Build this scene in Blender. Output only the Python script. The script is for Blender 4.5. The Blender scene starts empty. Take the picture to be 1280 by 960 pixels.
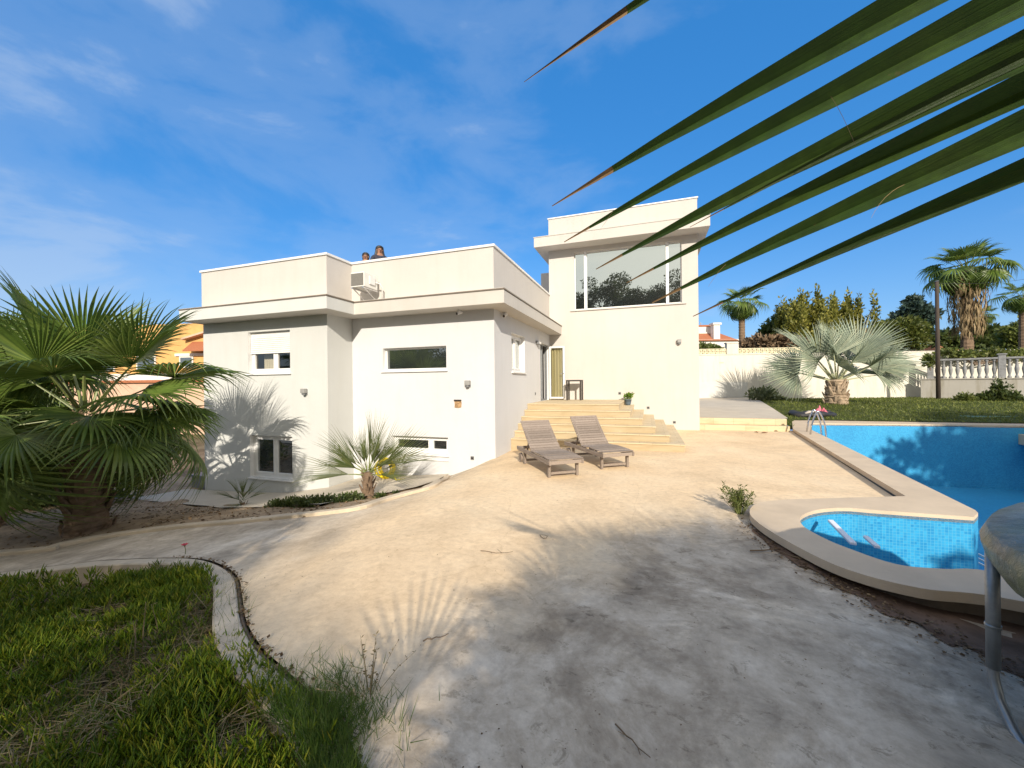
import bpy, bmesh, math, random
import numpy as np
from mathutils import Vector, Matrix, noise
from mathutils.geometry import delaunay_2d_cdt
R = math.radians
scn = bpy.context.scene
COL = scn.collection
rnd = random.Random(7)

# ------------------------------------------------------------------ camera
F, CW, CH, EYE = 496.18, 1280.0, 960.0, 1.6
yaw, pitch, roll = R(-18.8367), R(-0.0566), R(-0.5986)
_f = Vector((math.sin(yaw)*math.cos(pitch), math.cos(yaw)*math.cos(pitch), math.sin(pitch)))
_r = Vector((math.cos(yaw), -math.sin(yaw), 0))
_u = _r.cross(_f)
CR = math.cos(roll)*_r + math.sin(roll)*_u
CU = -math.sin(roll)*_r + math.cos(roll)*_u
EYEP = Vector((0, 0, EYE))
cam = bpy.data.cameras.new('camera')
cam.sensor_width = 36; cam.lens = 36*F/CW; cam.clip_start = 0.02; cam.clip_end = 5000
camo = bpy.data.objects.new('camera', cam); COL.objects.link(camo)
camo.matrix_world = Matrix(((CR.x, CU.x, -_f.x, 0), (CR.y, CU.y, -_f.y, 0), (CR.z, CU.z, -_f.z, EYE), (0, 0, 0, 1)))
scn.camera = camo

# survey of the photograph: a picture point plus one known world measure gives a world point
def ray(px, py): return CR*((px-CW/2)/F) - CU*((py-CH/2)/F) + _f
def at_d(px, py, d): return EYEP + ray(px, py)*d
def at_x(px, py, X): d = ray(px, py); return EYEP + d*(X/d.x)
def at_y(px, py, Y): d = ray(px, py); return EYEP + d*(Y/d.y)
def at_z(px, py, z=0.0): d = ray(px, py); return EYEP + d*((z-EYE)/d.z)

def sm(a, b, x):
    t = min(1.0, max(0.0, (x-a)/(b-a))); return t*t*(3-2*t)
def lerp(a, b, t): return a+(b-a)*t
def pl(tab, x):
    if x <= tab[0][0]: return tab[0][1]
    for (x0, y0), (x1, y1) in zip(tab, tab[1:]):
        if x <= x1: return y0+(y1-y0)*(x-x0)/(x1-x0)
    return tab[-1][1]
T_FAR = [(-30, -1.6), (-12, -1.36), (-10, -1.27), (-8.8, -1.18), (-6.8, -.83), (-4.66, -.67), (-4.1, -.47), (-3.5, -.17), (-2.4, 0)]
T_NEAR = [(-30, -1.5), (-14, -1.1), (-9, -.85), (-6, -.5), (-4, -.2), (-2.3, 0)]
def Z(x, y):
    k = sm(4.2, 7.4, y)
    z = lerp(pl(T_NEAR, x), pl(T_FAR, x), k)
    z -= .12*sm(.9, 2.6, x)*(1-sm(3.6, 5.6, y))
    z *= 1-sm(18, 24, y)*(1 if x < -3 else 0)*.3
    return z
def hit(px, py, dz=0.0, far=45):
    d = ray(px, py); t0 = .4; t = .4
    while t < far:
        p = EYEP+d*t
        if p.z < Z(p.x, p.y)+dz: break
        t0 = t; t += .06
    for _ in range(12):
        m = (t0+t)/2; p = EYEP+d*m
        if p.z < Z(p.x, p.y)+dz: t = m
        else: t0 = m
    return EYEP+d*t

# ------------------------------------------------------------------ materials
def new_mat(name):
    m = bpy.data.materials.new(name); m.use_nodes = True
    nt = m.node_tree; b = nt.nodes['Principled BSDF']
    return m, nt, b
def N(nt, typ, **kw):
    n = nt.nodes.new(typ)
    for k, v in kw.items():
        if k.startswith('i_'): n.inputs[k[2:].replace('_', ' ')].default_value = v
        else: setattr(n, k, v)
    return n
def rgba(c): return (c[0], c[1], c[2], 1.0)
def ramp(nt, stops, src):
    r = nt.nodes.new('ShaderNodeValToRGB'); e = r.color_ramp.elements
    while len(e) < len(stops): e.new(.5)
    for q, (p, c) in zip(e, stops): q.position = p; q.color = rgba(c) if len(c) == 3 else c
    nt.links.new(src, r.inputs[0]); return r
def mixc(nt, a, b, fac, blend='MIX'):
    m = nt.nodes.new('ShaderNodeMix'); m.data_type = 'RGBA'; m.blend_type = blend
    for s, v in ((m.inputs[6], a), (m.inputs[7], b), (m.inputs[0], fac)):
        if hasattr(v, 'is_linked') or isinstance(v, bpy.types.NodeSocket): nt.links.new(v, s)
        elif isinstance(v, (int, float)): s.default_value = v
        else: s.default_value = rgba(v)
    return m.outputs[2]
def tex_noise(nt, scale, detail=4, rough=.55, vec=None, dist=0.0):
    n = N(nt, 'ShaderNodeTexNoise'); n.inputs['Scale'].default_value = scale; n.inputs['Detail'].default_value = detail
    n.inputs['Roughness'].default_value = rough; n.inputs['Distortion'].default_value = dist
    if vec is not None: nt.links.new(vec, n.inputs['Vector'])
    return n.outputs['Fac']
def objvec(nt, scale=None):
    t = N(nt, 'ShaderNodeTexCoord')
    if scale is None: return t.outputs['Object']
    m = N(nt, 'ShaderNodeMapping'); m.inputs['Scale'].default_value = scale
    nt.links.new(t.outputs['Object'], m.inputs['Vector']); return m.outputs[0]
def bump(nt, b, src, strength, dist=.01):
    n = N(nt, 'ShaderNodeBump'); n.inputs['Strength'].default_value = strength; n.inputs['Distance'].default_value = dist
    nt.links.new(src, n.inputs['Height']); nt.links.new(n.outputs[0], b.inputs['Normal'])
def simple(name, c, rough=.6, var=.15, scale=8, metal=0.0, bmp=0.0, bscale=60, spec=.5, stretch=None):
    m, nt, b = new_mat(name)
    v = objvec(nt, stretch)
    f = tex_noise(nt, scale, 5, .6, v)
    r = ramp(nt, [(.3, [x*(1-var) for x in c]), (.7, [min(1, x*(1+var)) for x in c])], f)
    nt.links.new(r.outputs[0], b.inputs['Base Color'])
    b.inputs['Roughness'].default_value = rough; b.inputs['Metallic'].default_value = metal
    b.inputs['Specular IOR Level'].default_value = spec
    if bmp: bump(nt, b, tex_noise(nt, bscale, 4, .6, v), bmp)
    return m
def leafy(name, cols, rough=.5, trans=.3, spec=.4, tint=None, nscale=1.2):
    """foliage: random tone for every leaf, larger noise over the plant, some light through the blade"""
    m, nt, b = new_mat(name)
    g = N(nt, 'ShaderNodeNewGeometry')
    st = [(i/(len(cols)-1), c) for i, c in enumerate(cols)]
    r = ramp(nt, st, g.outputs['Random Per Island'])
    f = tex_noise(nt, nscale, 3, .6, objvec(nt))
    f2 = ramp(nt, [(.35, (.7, .7, .7)), (.65, (1.25, 1.25, 1.2))], f)
    c = mixc(nt, r.outputs[0], f2.outputs[0], 1.0, 'MULTIPLY')
    nt.links.new(c, b.inputs['Base Color']); b.inputs['Roughness'].default_value = rough
    b.inputs['Specular IOR Level'].default_value = spec
    if trans:
        t = N(nt, 'ShaderNodeBsdfTranslucent')
        tc = mixc(nt, c, tint or (.55, .65, .12), .35)
        nt.links.new(tc, t.inputs['Color'])
        x = N(nt, 'ShaderNodeMixShader'); x.inputs[0].default_value = trans
        nt.links.new(b.outputs[0], x.inputs[1]); nt.links.new(t.outputs[0], x.inputs[2])
        nt.links.new(x.outputs[0], nt.nodes['Material Output'].inputs[0])
    return m

def stucco(name, c, dirt=.1):
    m, nt, b = new_mat(name)
    v = objvec(nt); s = objvec(nt, (1.6, 1.6, .18))
    big = tex_noise(nt, .5, 4, .6, v)
    r = ramp(nt, [(.3, [x*.95 for x in c]), (.7, [min(1, x*1.03) for x in c])], big)
    st = ramp(nt, [(.48, (1, 1, 1)), (.75, (1-dirt, 1-dirt*1.1, 1-dirt*1.4))], tex_noise(nt, 2.4, 6, .65, s))
    nt.links.new(mixc(nt, r.outputs[0], st.outputs[0], 1.0, 'MULTIPLY'), b.inputs['Base Color'])
    b.inputs['Roughness'].default_value = .9; b.inputs['Specular IOR Level'].default_value = .2
    ad = N(nt, 'ShaderNodeMath', operation='MULTIPLY_ADD'); ad.inputs[1].default_value = 3.0
    nt.links.new(tex_noise(nt, 2.2, 4, .55, v), ad.inputs[0]); nt.links.new(tex_noise(nt, 70, 4, .6, v), ad.inputs[2])
    bump(nt, b, ad.outputs[0], .28, .012)
    return m
M_CREAM = stucco('cream_render', (.57, .54, .505), .04)
M_WALL = stucco('white_render', (.61, .615, .625), .035)
M_GREY = stucco('pale_grey_render', (.575, .585, .57), .035)
M_CORN = stucco('cornice_render', (.55, .525, .485), .05)
M_WHITE = simple('white_paint', (.74, .74, .735), .45, .04, 4)
M_FLASH = simple('brown_flashing', (.16, .13, .10), .6, .2, 6)
M_YARDWALL = stucco('garden_wall_render', (.66, .63, .56), .14)
M_RETWALL = stucco('weathered_wall_render', (.42, .40, .36), .3)
M_ROOF = simple('roof_screed', (.45, .36, .30), .9, .15, 3)
M_DARK = simple('dark_metal', (.035, .028, .024), .5, .2, 20)
M_GREYMET = simple('grey_metal', (.22, .23, .24), .45, .15, 20, .3)
M_STEEL = simple('polished_steel', (.62, .62, .64), .22, .1, 20, 1.0)
M_PLAST = simple('white_plastic', (.74, .73, .70), .45, .05, 6)
M_GRILLE = simple('grey_grille', (.20, .19, .175), .6, .1, 30)
M_ROOM = simple('dim_interior', (.10, .09, .08), .9, .3, 1.5)
M_CURT = simple('curtain_cloth', (.55, .53, .47), .9, .15, 3, stretch=(8, 8, .3))

def glass(name, tint, refl, body, fr=.0):
    m, nt, b = new_mat(name)
    b.inputs['Base Color'].default_value = rgba(body); b.inputs['Roughness'].default_value = .3
    g = N(nt, 'ShaderNodeBsdfGlossy'); g.inputs['Roughness'].default_value = .005
    g.inputs['Color'].default_value = rgba(tint)
    wob = N(nt, 'ShaderNodeBump'); wob.inputs['Strength'].default_value = .04; wob.inputs['Distance'].default_value = .004
    nt.links.new(tex_noise(nt, 1.1, 1, .4, objvec(nt)), wob.inputs['Height']); nt.links.new(wob.outputs[0], g.inputs['Normal'])
    x = N(nt, 'ShaderNodeMixShader')
    fz = N(nt, 'ShaderNodeFresnel'); fz.inputs['IOR'].default_value = 1.5
    a = N(nt, 'ShaderNodeMath', operation='ADD'); a.inputs[1].default_value = refl; a.use_clamp = True
    nt.links.new(fz.outputs[0], a.inputs[0]); nt.links.new(a.outputs[0], x.inputs[0])
    if fr:
        t = N(nt, 'ShaderNodeBsdfTransparent'); t.inputs['Color'].default_value = (fr, fr*.98, fr*.9, 1)
        nt.links.new(t.outputs[0], x.inputs[1])
    else: nt.links.new(b.outputs[0], x.inputs[1])
    nt.links.new(g.outputs[0], x.inputs[2])
    nt.links.new(x.outputs[0], nt.nodes['Material Output'].inputs[0])
    return m
M_GLASS_T = glass('solar_glass', (.84, .92, .90), .62, (.02, .024, .022))
M_GLASS = glass('window_glass', (.9, .95, .95), .22, (.015, .018, .02))
M_GLASS_CLR = glass('clear_glass', (.95, .95, .9), .06, (0, 0, 0), .86)

def patio_mat():
    m, nt, b = new_mat('concrete_screed')
    v = objvec(nt)
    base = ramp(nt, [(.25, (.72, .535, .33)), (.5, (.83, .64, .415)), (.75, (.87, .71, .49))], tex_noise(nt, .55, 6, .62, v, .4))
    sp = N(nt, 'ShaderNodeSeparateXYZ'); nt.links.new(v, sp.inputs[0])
    # grey cement patch, widened so its colour carries the foreground shade; ragged edge
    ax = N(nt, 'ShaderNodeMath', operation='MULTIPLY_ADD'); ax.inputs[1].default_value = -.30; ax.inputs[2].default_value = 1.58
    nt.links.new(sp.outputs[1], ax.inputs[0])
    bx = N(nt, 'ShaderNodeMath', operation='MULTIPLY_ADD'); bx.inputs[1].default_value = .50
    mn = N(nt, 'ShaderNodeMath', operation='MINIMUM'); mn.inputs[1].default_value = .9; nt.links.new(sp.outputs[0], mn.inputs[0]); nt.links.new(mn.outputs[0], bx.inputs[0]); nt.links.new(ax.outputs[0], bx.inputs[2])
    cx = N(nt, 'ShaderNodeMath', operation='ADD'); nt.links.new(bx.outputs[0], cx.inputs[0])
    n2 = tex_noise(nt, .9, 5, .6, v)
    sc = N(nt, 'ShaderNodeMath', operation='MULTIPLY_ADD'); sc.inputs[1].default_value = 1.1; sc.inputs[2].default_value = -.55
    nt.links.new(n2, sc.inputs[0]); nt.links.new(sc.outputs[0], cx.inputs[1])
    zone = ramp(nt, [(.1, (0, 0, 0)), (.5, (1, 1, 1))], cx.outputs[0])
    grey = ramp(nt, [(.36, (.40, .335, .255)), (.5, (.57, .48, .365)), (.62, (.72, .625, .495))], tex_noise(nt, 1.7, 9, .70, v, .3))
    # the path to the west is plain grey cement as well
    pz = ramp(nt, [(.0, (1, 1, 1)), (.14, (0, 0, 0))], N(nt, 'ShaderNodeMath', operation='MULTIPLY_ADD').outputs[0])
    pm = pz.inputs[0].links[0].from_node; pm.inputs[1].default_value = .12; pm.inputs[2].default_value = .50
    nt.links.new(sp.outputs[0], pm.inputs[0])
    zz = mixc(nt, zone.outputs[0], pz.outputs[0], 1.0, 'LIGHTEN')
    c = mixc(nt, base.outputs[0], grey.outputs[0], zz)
    # trowel scuffs: short dark flecks, mostly on the grey cement
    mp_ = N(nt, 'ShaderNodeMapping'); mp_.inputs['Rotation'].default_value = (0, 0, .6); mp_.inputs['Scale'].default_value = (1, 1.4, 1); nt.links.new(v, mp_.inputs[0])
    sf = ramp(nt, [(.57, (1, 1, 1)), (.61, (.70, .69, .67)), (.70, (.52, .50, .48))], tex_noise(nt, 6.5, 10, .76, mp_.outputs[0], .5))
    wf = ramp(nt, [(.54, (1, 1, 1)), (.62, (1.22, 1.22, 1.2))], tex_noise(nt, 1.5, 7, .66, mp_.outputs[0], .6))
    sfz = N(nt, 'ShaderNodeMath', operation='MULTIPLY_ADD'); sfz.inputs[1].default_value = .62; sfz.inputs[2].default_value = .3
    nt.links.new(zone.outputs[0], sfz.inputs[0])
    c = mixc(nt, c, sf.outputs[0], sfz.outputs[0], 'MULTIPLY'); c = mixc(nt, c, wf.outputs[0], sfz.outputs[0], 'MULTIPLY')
    # damp stains and trowel patches
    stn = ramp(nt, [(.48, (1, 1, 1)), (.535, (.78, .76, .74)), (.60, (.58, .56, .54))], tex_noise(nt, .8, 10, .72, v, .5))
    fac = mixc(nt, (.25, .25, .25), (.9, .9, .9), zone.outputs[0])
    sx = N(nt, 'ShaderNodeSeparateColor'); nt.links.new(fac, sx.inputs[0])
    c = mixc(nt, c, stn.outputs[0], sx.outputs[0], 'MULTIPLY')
    fine = ramp(nt, [(.35, (.82, .80, .78)), (.6, (1.05, 1.05, 1.05))], tex_noise(nt, 14, 8, .75, v))
    c = mixc(nt, c, fine.outputs[0], .7, 'MULTIPLY')
    vo = N(nt, 'ShaderNodeTexVoronoi', feature='DISTANCE_TO_EDGE'); vo.inputs['Scale'].default_value = .55
    dv = N(nt, 'ShaderNodeMix', data_type='VECTOR')
    nn = N(nt, 'ShaderNodeTexNoise'); nn.inputs['Scale'].default_value = 2.3; nn.inputs['Detail'].default_value = 6; nt.links.new(v, nn.inputs['Vector'])
    dv.inputs[0].default_value = .18; nt.links.new(v, dv.inputs[4]); nt.links.new(nn.outputs['Color'], dv.inputs[5]); nt.links.new(dv.outputs[1], vo.inputs['Vector'])
    ck = ramp(nt, [(.0, (.85, .83, .8)), (.003, (1, 1, 1))], vo.outputs['Distance'])
    c = mixc(nt, c, ck.outputs[0], .55, 'MULTIPLY')
    nt.links.new(c, b.inputs['Base Color']); b.inputs['Roughness'].default_value = .92; b.inputs['Specular IOR Level'].default_value = .15
    ad = N(nt, 'ShaderNodeMath', operation='MULTIPLY_ADD'); ad.inputs[1].default_value = .25
    nt.links.new(tex_noise(nt, 60, 6, .7, v), ad.inputs[0]); nt.links.new(tex_noise(nt, 5, 8, .65, v), ad.inputs[2])
    bump(nt, b, ad.outputs[0], .36, .016)
    return m
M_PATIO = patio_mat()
M_KERB = simple('kerb_concrete', (.56, .47, .35), .9, .18, 3, bmp=.4, bscale=40, spec=.15)
M_COPE = simple('coping_stone', (.62, .50, .36), .85, .1, 2.2, bmp=.3, bscale=50, spec=.2)
M_SOIL = simple('brown_soil', (.17, .11, .075), .95, .45, 3.5, bmp=1.0, bscale=22, spec=.1)
M_SAND = simple('dry_earth', (.33, .25, .17), .95, .35, 2.6, bmp=.9, bscale=18, spec=.1)
M_TERR = simple('terrace_concrete', (.54, .48, .39), .9, .08, 1.5, bmp=.2, spec=.2)
def stone_step():
    m, nt, b = new_mat('sandstone_slabs')
    v = objvec(nt, (.8, .8, 5))
    r = ramp(nt, [(.25, (.52, .41, .255)), (.5, (.62, .505, .33)), (.75, (.68, .57, .40))], tex_noise(nt, 2.2, 7, .65, v, .5))
    br = N(nt, 'ShaderNodeTexBrick'); br.inputs['Scale'].default_value = 1.0
    br.inputs['Mortar Size'].default_value = .006; br.inputs['Brick Width'].default_value = .6; br.inputs['Row Height'].default_value = .31
    br.inputs['Color1'].default_value = (1, 1, 1, 1); br.inputs['Color2'].default_value = (.9, .9, .88, 1); br.inputs['Mortar'].default_value = (.72, .7, .66, 1)
    nt.links.new(objvec(nt), br.inputs['Vector'])
    nt.links.new(mixc(nt, r.outputs[0], br.outputs[0], 1.0, 'MULTIPLY'), b.inputs['Base Color'])
    b.inputs['Roughness'].default_value = .8
    bump(nt, b, tex_noise(nt, 30, 5, .6, objvec(nt)), .35)
    return m
M_STEP = stone_step()
def tile_mat():
    m, nt, b = new_mat('blue_mosaic')
    t = N(nt, 'ShaderNodeUVMap')
    br = N(nt, 'ShaderNodeTexBrick', offset=0.0); br.inputs['Scale'].default_value = 1
    br.inputs['Brick Width'].default_value = .032; br.inputs['Row Height'].default_value = .032; br.inputs['Mortar Size'].default_value = .0024
    br.inputs['Color1'].default_value = (.016, .25, .53, 1); br.inputs['Color2'].default_value = (.04, .37, .65, 1)
    br.inputs['Mortar'].default_value = (.10, .40, .60, 1); br.inputs['Bias'].default_value = 0
    nt.links.new(t.outputs[0], br.inputs['Vector'])
    f = ramp(nt, [(.35, (.85, .87, .9)), (.7, (1.1, 1.08, 1.05))], tex_noise(nt, .8, 5, .6, objvec(nt)))
    nt.links.new(mixc(nt, br.outputs[0], f.outputs[0], 1.0, 'MULTIPLY'), b.inputs['Base Color'])
    b.inputs['Roughness'].default_value = .35
    bump(nt, b, br.outputs['Fac'], -.3, .004)
    return m
M_TILE = tile_mat()
def ground_mat():
    m, nt, b = new_mat('earth_and_scrub')
    v = objvec(nt)
    r = ramp(nt, [(.3, (.15, .10, .065)), (.5, (.25, .18, .12)), (.7, (.33, .26, .18))], tex_noise(nt, 1.2, 8, .7, v))
    g = ramp(nt, [(.3, (.05, .07, .025)), (.7, (.13, .13, .05))], tex_noise(nt, .3, 6, .7, v))
    sp = N(nt, 'ShaderNodeVectorMath', operation='LENGTH'); nt.links.new(v, sp.inputs[0])
    mr = N(nt, 'ShaderNodeMapRange'); mr.inputs[1].default_value = 22; mr.inputs[2].default_value = 34
    nt.links.new(sp.outputs['Value'], mr.inputs[0])
    nt.links.new(mixc(nt, r.outputs[0], g.outputs[0], mr.outputs[0]), b.inputs['Base Color'])
    b.inputs['Roughness'].default_value = .95; b.inputs['Specular IOR Level'].default_value = .1
    bump(nt, b, tex_noise(nt, 18, 7, .7, v), 1.0, .05)
    return m
M_GROUND = ground_mat()
def wood_mat():
    m, nt, b = new_mat('weathered_wood')
    v = objvec(nt, (3, 60, 60))
    r = ramp(nt, [(.3, (.17, .135, .11)), (.5, (.27, .225, .19)), (.72, (.37, .32, .28))], tex_noise(nt, 1.6, 6, .65, v))
    g = N(nt, 'ShaderNodeNewGeometry')
    k = ramp(nt, [(0, (.72, .7, .68)), (1, (1.15, 1.12, 1.1))], g.outputs['Random Per Island'])
    nt.links.new(mixc(nt, r.outputs[0], k.outputs[0], 1.0, 'MULTIPLY'), b.inputs['Base Color'])
    b.inputs['Roughness'].default_value = .85
    return m
M_WOOD = wood_mat()
M_TRUNK = simple('palm_trunk', (.20, .14, .095), .9, .4, 6, bmp=1.0, bscale=14, spec=.1, stretch=(1, 1, 3))
M_BARK = simple('tree_bark', (.16, .12, .09), .9, .35, 5, bmp=.8, bscale=12, spec=.1)
M_PETIOLE = simple('palm_stalk', (.17, .20, .06), .5, .3, 5)
M_FROND = leafy('fan_palm_leaf', [(.06, .105, .022), (.11, .175, .032), (.17, .225, .05)], .42, .28)
M_FROND_D = leafy('fan_palm_leaf_small', [(.05, .075, .025), (.09, .115, .04), (.13, .14, .06)], .45, .25)
M_SILVER = leafy('silver_palm_leaf', [(.22, .27, .20), (.29, .34, .26), (.36, .39, .28)], .5, .15, tint=(.5, .55, .3))
M_SILVSTALK = simple('silver_palm_stalk', (.36, .37, .22), .5, .2, 4)
M_SKIRT = leafy('dead_palm_leaf', [(.16, .11, .06), (.26, .19, .11), (.34, .26, .16)], .8, .1, .1)

# ------------------------------------------------------------------ mesh builder
class MB:
    def __init__(s): s.v = []; s.f = []; s.m = []; s.cur = 0; s.uv = None
    def vert(s, p): s.v.append((p[0], p[1], p[2])); return len(s.v)-1
    def face(s, idx, m=None): s.f.append(tuple(idx)); s.m.append(s.cur if m is None else m)
    def poly(s, pts, m=None): s.face([s.vert(p) for p in pts], m)
    def box(s, lo, hi, m=None):
        x0, y0, z0 = lo; x1, y1, z1 = hi
        s.hexa([(x0, y0, z0), (x1, y0, z0), (x1, y1, z0), (x0, y1, z0), (x0, y0, z1), (x1, y0, z1), (x1, y1, z1), (x0, y1, z1)], m)
    def hexa(s, c, m=None):
        b = len(s.v); s.v += [tuple(p) for p in c]
        for q in ((3, 2, 1, 0), (4, 5, 6, 7), (0, 1, 5, 4), (1, 2, 6, 5), (2, 3, 7, 6), (3, 0, 4, 7)): s.face([b+i for i in q], m)
    def obox(s, c, ax, ay, az, m=None):
        c = Vector(c); k = []
        for dz in (-1, 1):
            for dx, dy in ((-1, -1), (1, -1), (1, 1), (-1, 1)): k.append(c+ax*dx+ay*dy+az*dz)
        s.hexa(k, m)
    def bar(s, a, b, w, h, up=(0, 0, 1), m=None):
        a, b = Vector(a), Vector(b); d = (b-a); L = d.length; d.normalize()
        x = d.cross(Vector(up))
        if x.length < 1e-4: x = d.cross(Vector((1, 0, 0)))
        x.normalize(); y = x.cross(d)
        s.obox((a+b)/2, d*(L/2), x*(w/2), y*(h/2), m)
    def prism(s, poly, z0, z1, m=None, cap=True):
        n = len(poly); b = len(s.v)
        fz0 = z0 if callable(z0) else (lambda x, y: z0); fz1 = z1 if callable(z1) else (lambda x, y: z1)
        s.v += [(p[0], p[1], fz0(p[0], p[1])) for p in poly]; s.v += [(p[0], p[1], fz1(p[0], p[1])) for p in poly]
        for i in range(n):
            j = (i+1) % n; s.face((b+i, b+j, b+n+j, b+n+i), m)
        if cap:
            s.face([b+n+i for i in range(n)], m); s.face([b+i for i in reversed(range(n))], m)
    def tube(s, path, rad, n=8, m=None, cap=True, ell=1.0):
        path = [Vector(p) for p in path]; k = len(path)
        if not hasattr(rad, '__len__'): rad = [rad]*k
        b = len(s.v); ref = None
        for i, p in enumerate(path):
            d = (path[min(i+1, k-1)]-path[max(i-1, 0)]).normalized()
            if ref is None:
                ref = Vector((0, 0, 1)) if abs(d.z) < .9 else Vector((1, 0, 0))
            x = d.cross(ref).normalized(); y = x.cross(d); ref = y.cross(x) if False else y
            for j in range(n):
                a = 2*math.pi*j/n; q = p+(x*math.cos(a)+y*(math.sin(a)*ell))*rad[i]
                s.v.append(tuple(q))
        for i in range(k-1):
            for j in range(n):
                j2 = (j+1) % n; s.face((b+i*n+j, b+i*n+j2, b+(i+1)*n+j2, b+(i+1)*n+j), m)
        if cap:
            s.face([b+j for j in reversed(range(n))], m); s.face([b+(k-1)*n+j for j in range(n)], m)
    def lathe(s, prof, c=(0, 0, 0), n=16, m=None):
        s.tube_z([(r, z) for r, z in prof], c, n, m)
    def tube_z(s, prof, c, n, m=None):
        b = len(s.v)
        for r, z in prof:
            for j in range(n):
                a = 2*math.pi*j/n; s.v.append((c[0]+r*math.cos(a), c[1]+r*math.sin(a), c[2]+z))
        for i in range(len(prof)-1):
            for j in range(n):
                j2 = (j+1) % n; s.face((b+i*n+j, b+i*n+j2, b+(i+1)*n+j2, b+(i+1)*n+j), m)
        s.face([b+j for j in reversed(range(n))], m); s.face([b+(len(prof)-1)*n+j for j in range(n)], m)
    def mesh(s, name, mats, smooth=False):
        me = bpy.data.meshes.new(name); me.from_pydata(s.v, [], s.f)
        for m in (mats if isinstance(mats, (list, tuple)) else [mats]): me.materials.append(m)
        me.polygons.foreach_set('material_index', s.m)
        if smooth: me.polygons.foreach_set('use_smooth', [True]*len(s.f))
        me.update(); return me
    def build(s, name, mats, parent=None, smooth=False, bevel=0.0, loc=None):
        o = link(name, s.mesh(name, mats, smooth), parent)
        if loc is not None: o.location = loc
        if bevel:
            b = o.modifiers.new('bevel', 'BEVEL'); b.width = bevel; b.segments = 2; b.limit_method = 'ANGLE'; b.angle_limit = R(40)
        return o
def link(name, data, parent=None):
    o = bpy.data.objects.new(name, data); COL.objects.link(o)
    if parent is not None: o.parent = parent
    return o
def thing(name, label, cat, loc=(0, 0, 0), rz=0.0, group=None):
    o = bpy.data.objects.new(name, None); COL.objects.link(o); o.location = loc; o.rotation_euler = (0, 0, rz); o.empty_display_size = .2
    return tag(o, label, cat, group)
def tag(o, label, cat, group=None, kind=None):
    o['label'] = label; o['category'] = cat
    if group: o['group'] = group
    if kind: o['kind'] = kind
    return o
def struct(o, label=None, cat=None):
    o['kind'] = 'structure'
    if label: o['label'] = label; o['category'] = cat
    return o
def copy_tree(o, parent=None):
    c = o.copy(); COL.objects.link(c)
    if parent is not None: c.parent = parent
    for ch in list(o.children): copy_tree(ch, c)
    return c

def in_poly(p, poly):
    x, y = p[0], p[1]; ins = False; j = len(poly)-1
    for i in range(len(poly)):
        xi, yi = poly[i][0], poly[i][1]; xj, yj = poly[j][0], poly[j][1]
        if (yi > y) != (yj > y) and x < (xj-xi)*(y-yi)/(yj-yi)+xi: ins = not ins
        j = i
    return ins
def dens(pts, step, closed=True):
    out = []; n = len(pts)
    for i in range(n if closed else n-1):
        a, b = Vector(pts[i][:2]), Vector(pts[(i+1) % n][:2]); k = max(1, int((b-a).length/step))
        for j in range(k): out.append(a.lerp(b, j/k))
    if not closed: out.append(Vector(pts[-1][:2]))
    return out
def spline(pts, per=6, closed=False):
    P = [Vector(p[:2]) for p in pts]; n = len(P); out = []
    for i in range(n if closed else n-1):
        p0 = P[(i-1) % n] if closed or i > 0 else P[i]; p1 = P[i]; p2 = P[(i+1) % n]; p3 = P[(i+2) % n] if closed or i+2 < n else p2
        for k in range(per):
            t = k/per
            out.append(.5*((2*p1)+(p2-p0)*t+(2*p0-5*p1+4*p2-p3)*t*t+(3*p1-p0-3*p2+p3)*t**3))
    if not closed: out.append(P[-1])
    return out
def sheet(name, poly, zf, step, mat, holes=(), parent=None, inner=None):
    """one triangulated ground surface inside an outline (with holes), draped on the height function zf"""
    loops = [dens(poly, step)]+[dens(h, step) for h in holes]
    vs = []; es = []
    for L in loops:
        b = len(vs); vs += [Vector((p.x, p.y)) for p in L]
        es += [(b+i, b+(i+1) % len(L)) for i in range(len(L))]
    xs = [p[0] for p in poly]; ys = [p[1] for p in poly]
    x = min(xs)+step*.5
    while x < max(xs):
        y = min(ys)+step*.5
        while y < max(ys):
            st = inner(x, y) if inner else True
            if st and in_poly((x, y), poly) and not any(in_poly((x, y), h) for h in holes): vs.append(Vector((x, y)))
            y += step
        x += step
    r = delaunay_2d_cdt(vs, es, [], 0, 1e-5)
    V, Fc = r[0], r[2]
    mb = MB(); mb.v = [(p.x, p.y, zf(p.x, p.y)) for p in V]
    for f in Fc:
        c = sum((V[i] for i in f), Vector((0, 0)))/len(f)
        if in_poly(c, poly) and not any(in_poly(c, h) for h in holes):
            a, b, d = (V[i] for i in f[:3])
            ar = (b-a).cross(d-a)
            mb.face(f if ar > 0 else tuple(reversed(f)))
    return mb.build(name, mat, parent, smooth=True)
def sweep(mb, path, zf, w0, w1, h0, h1, m=None):
    """kerb: rectangular section swept along a ground line; w0..w1 sideways (left is +), h0..h1 over zf"""
    n = len(path); b = len(mb.v)
    for i, p in enumerate(path):
        d = (path[min(i+1, n-1)]-path[max(i-1, 0)]).normalized(); s = Vector((-d.y, d.x)); z = zf(p.x, p.y)
        r = .012
        for w, h in ((w0, h0), (w0, h1-r), (w0+r, h1), (w1-r, h1), (w1, h1-r), (w1, h0)):
            q = p+s*w; mb.v.append((q.x, q.y, z+h))
    for i in range(n-1):
        for j in range(6):
            j2 = (j+1) % 6; mb.face((b+i*6+j, b+(i+1)*6+j, b+(i+1)*6+j2, b+i*6+j2), m)
    mb.face([b+j for j in range(6)], m); mb.face([b+(n-1)*6+j for j in reversed(range(6))], m)

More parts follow.
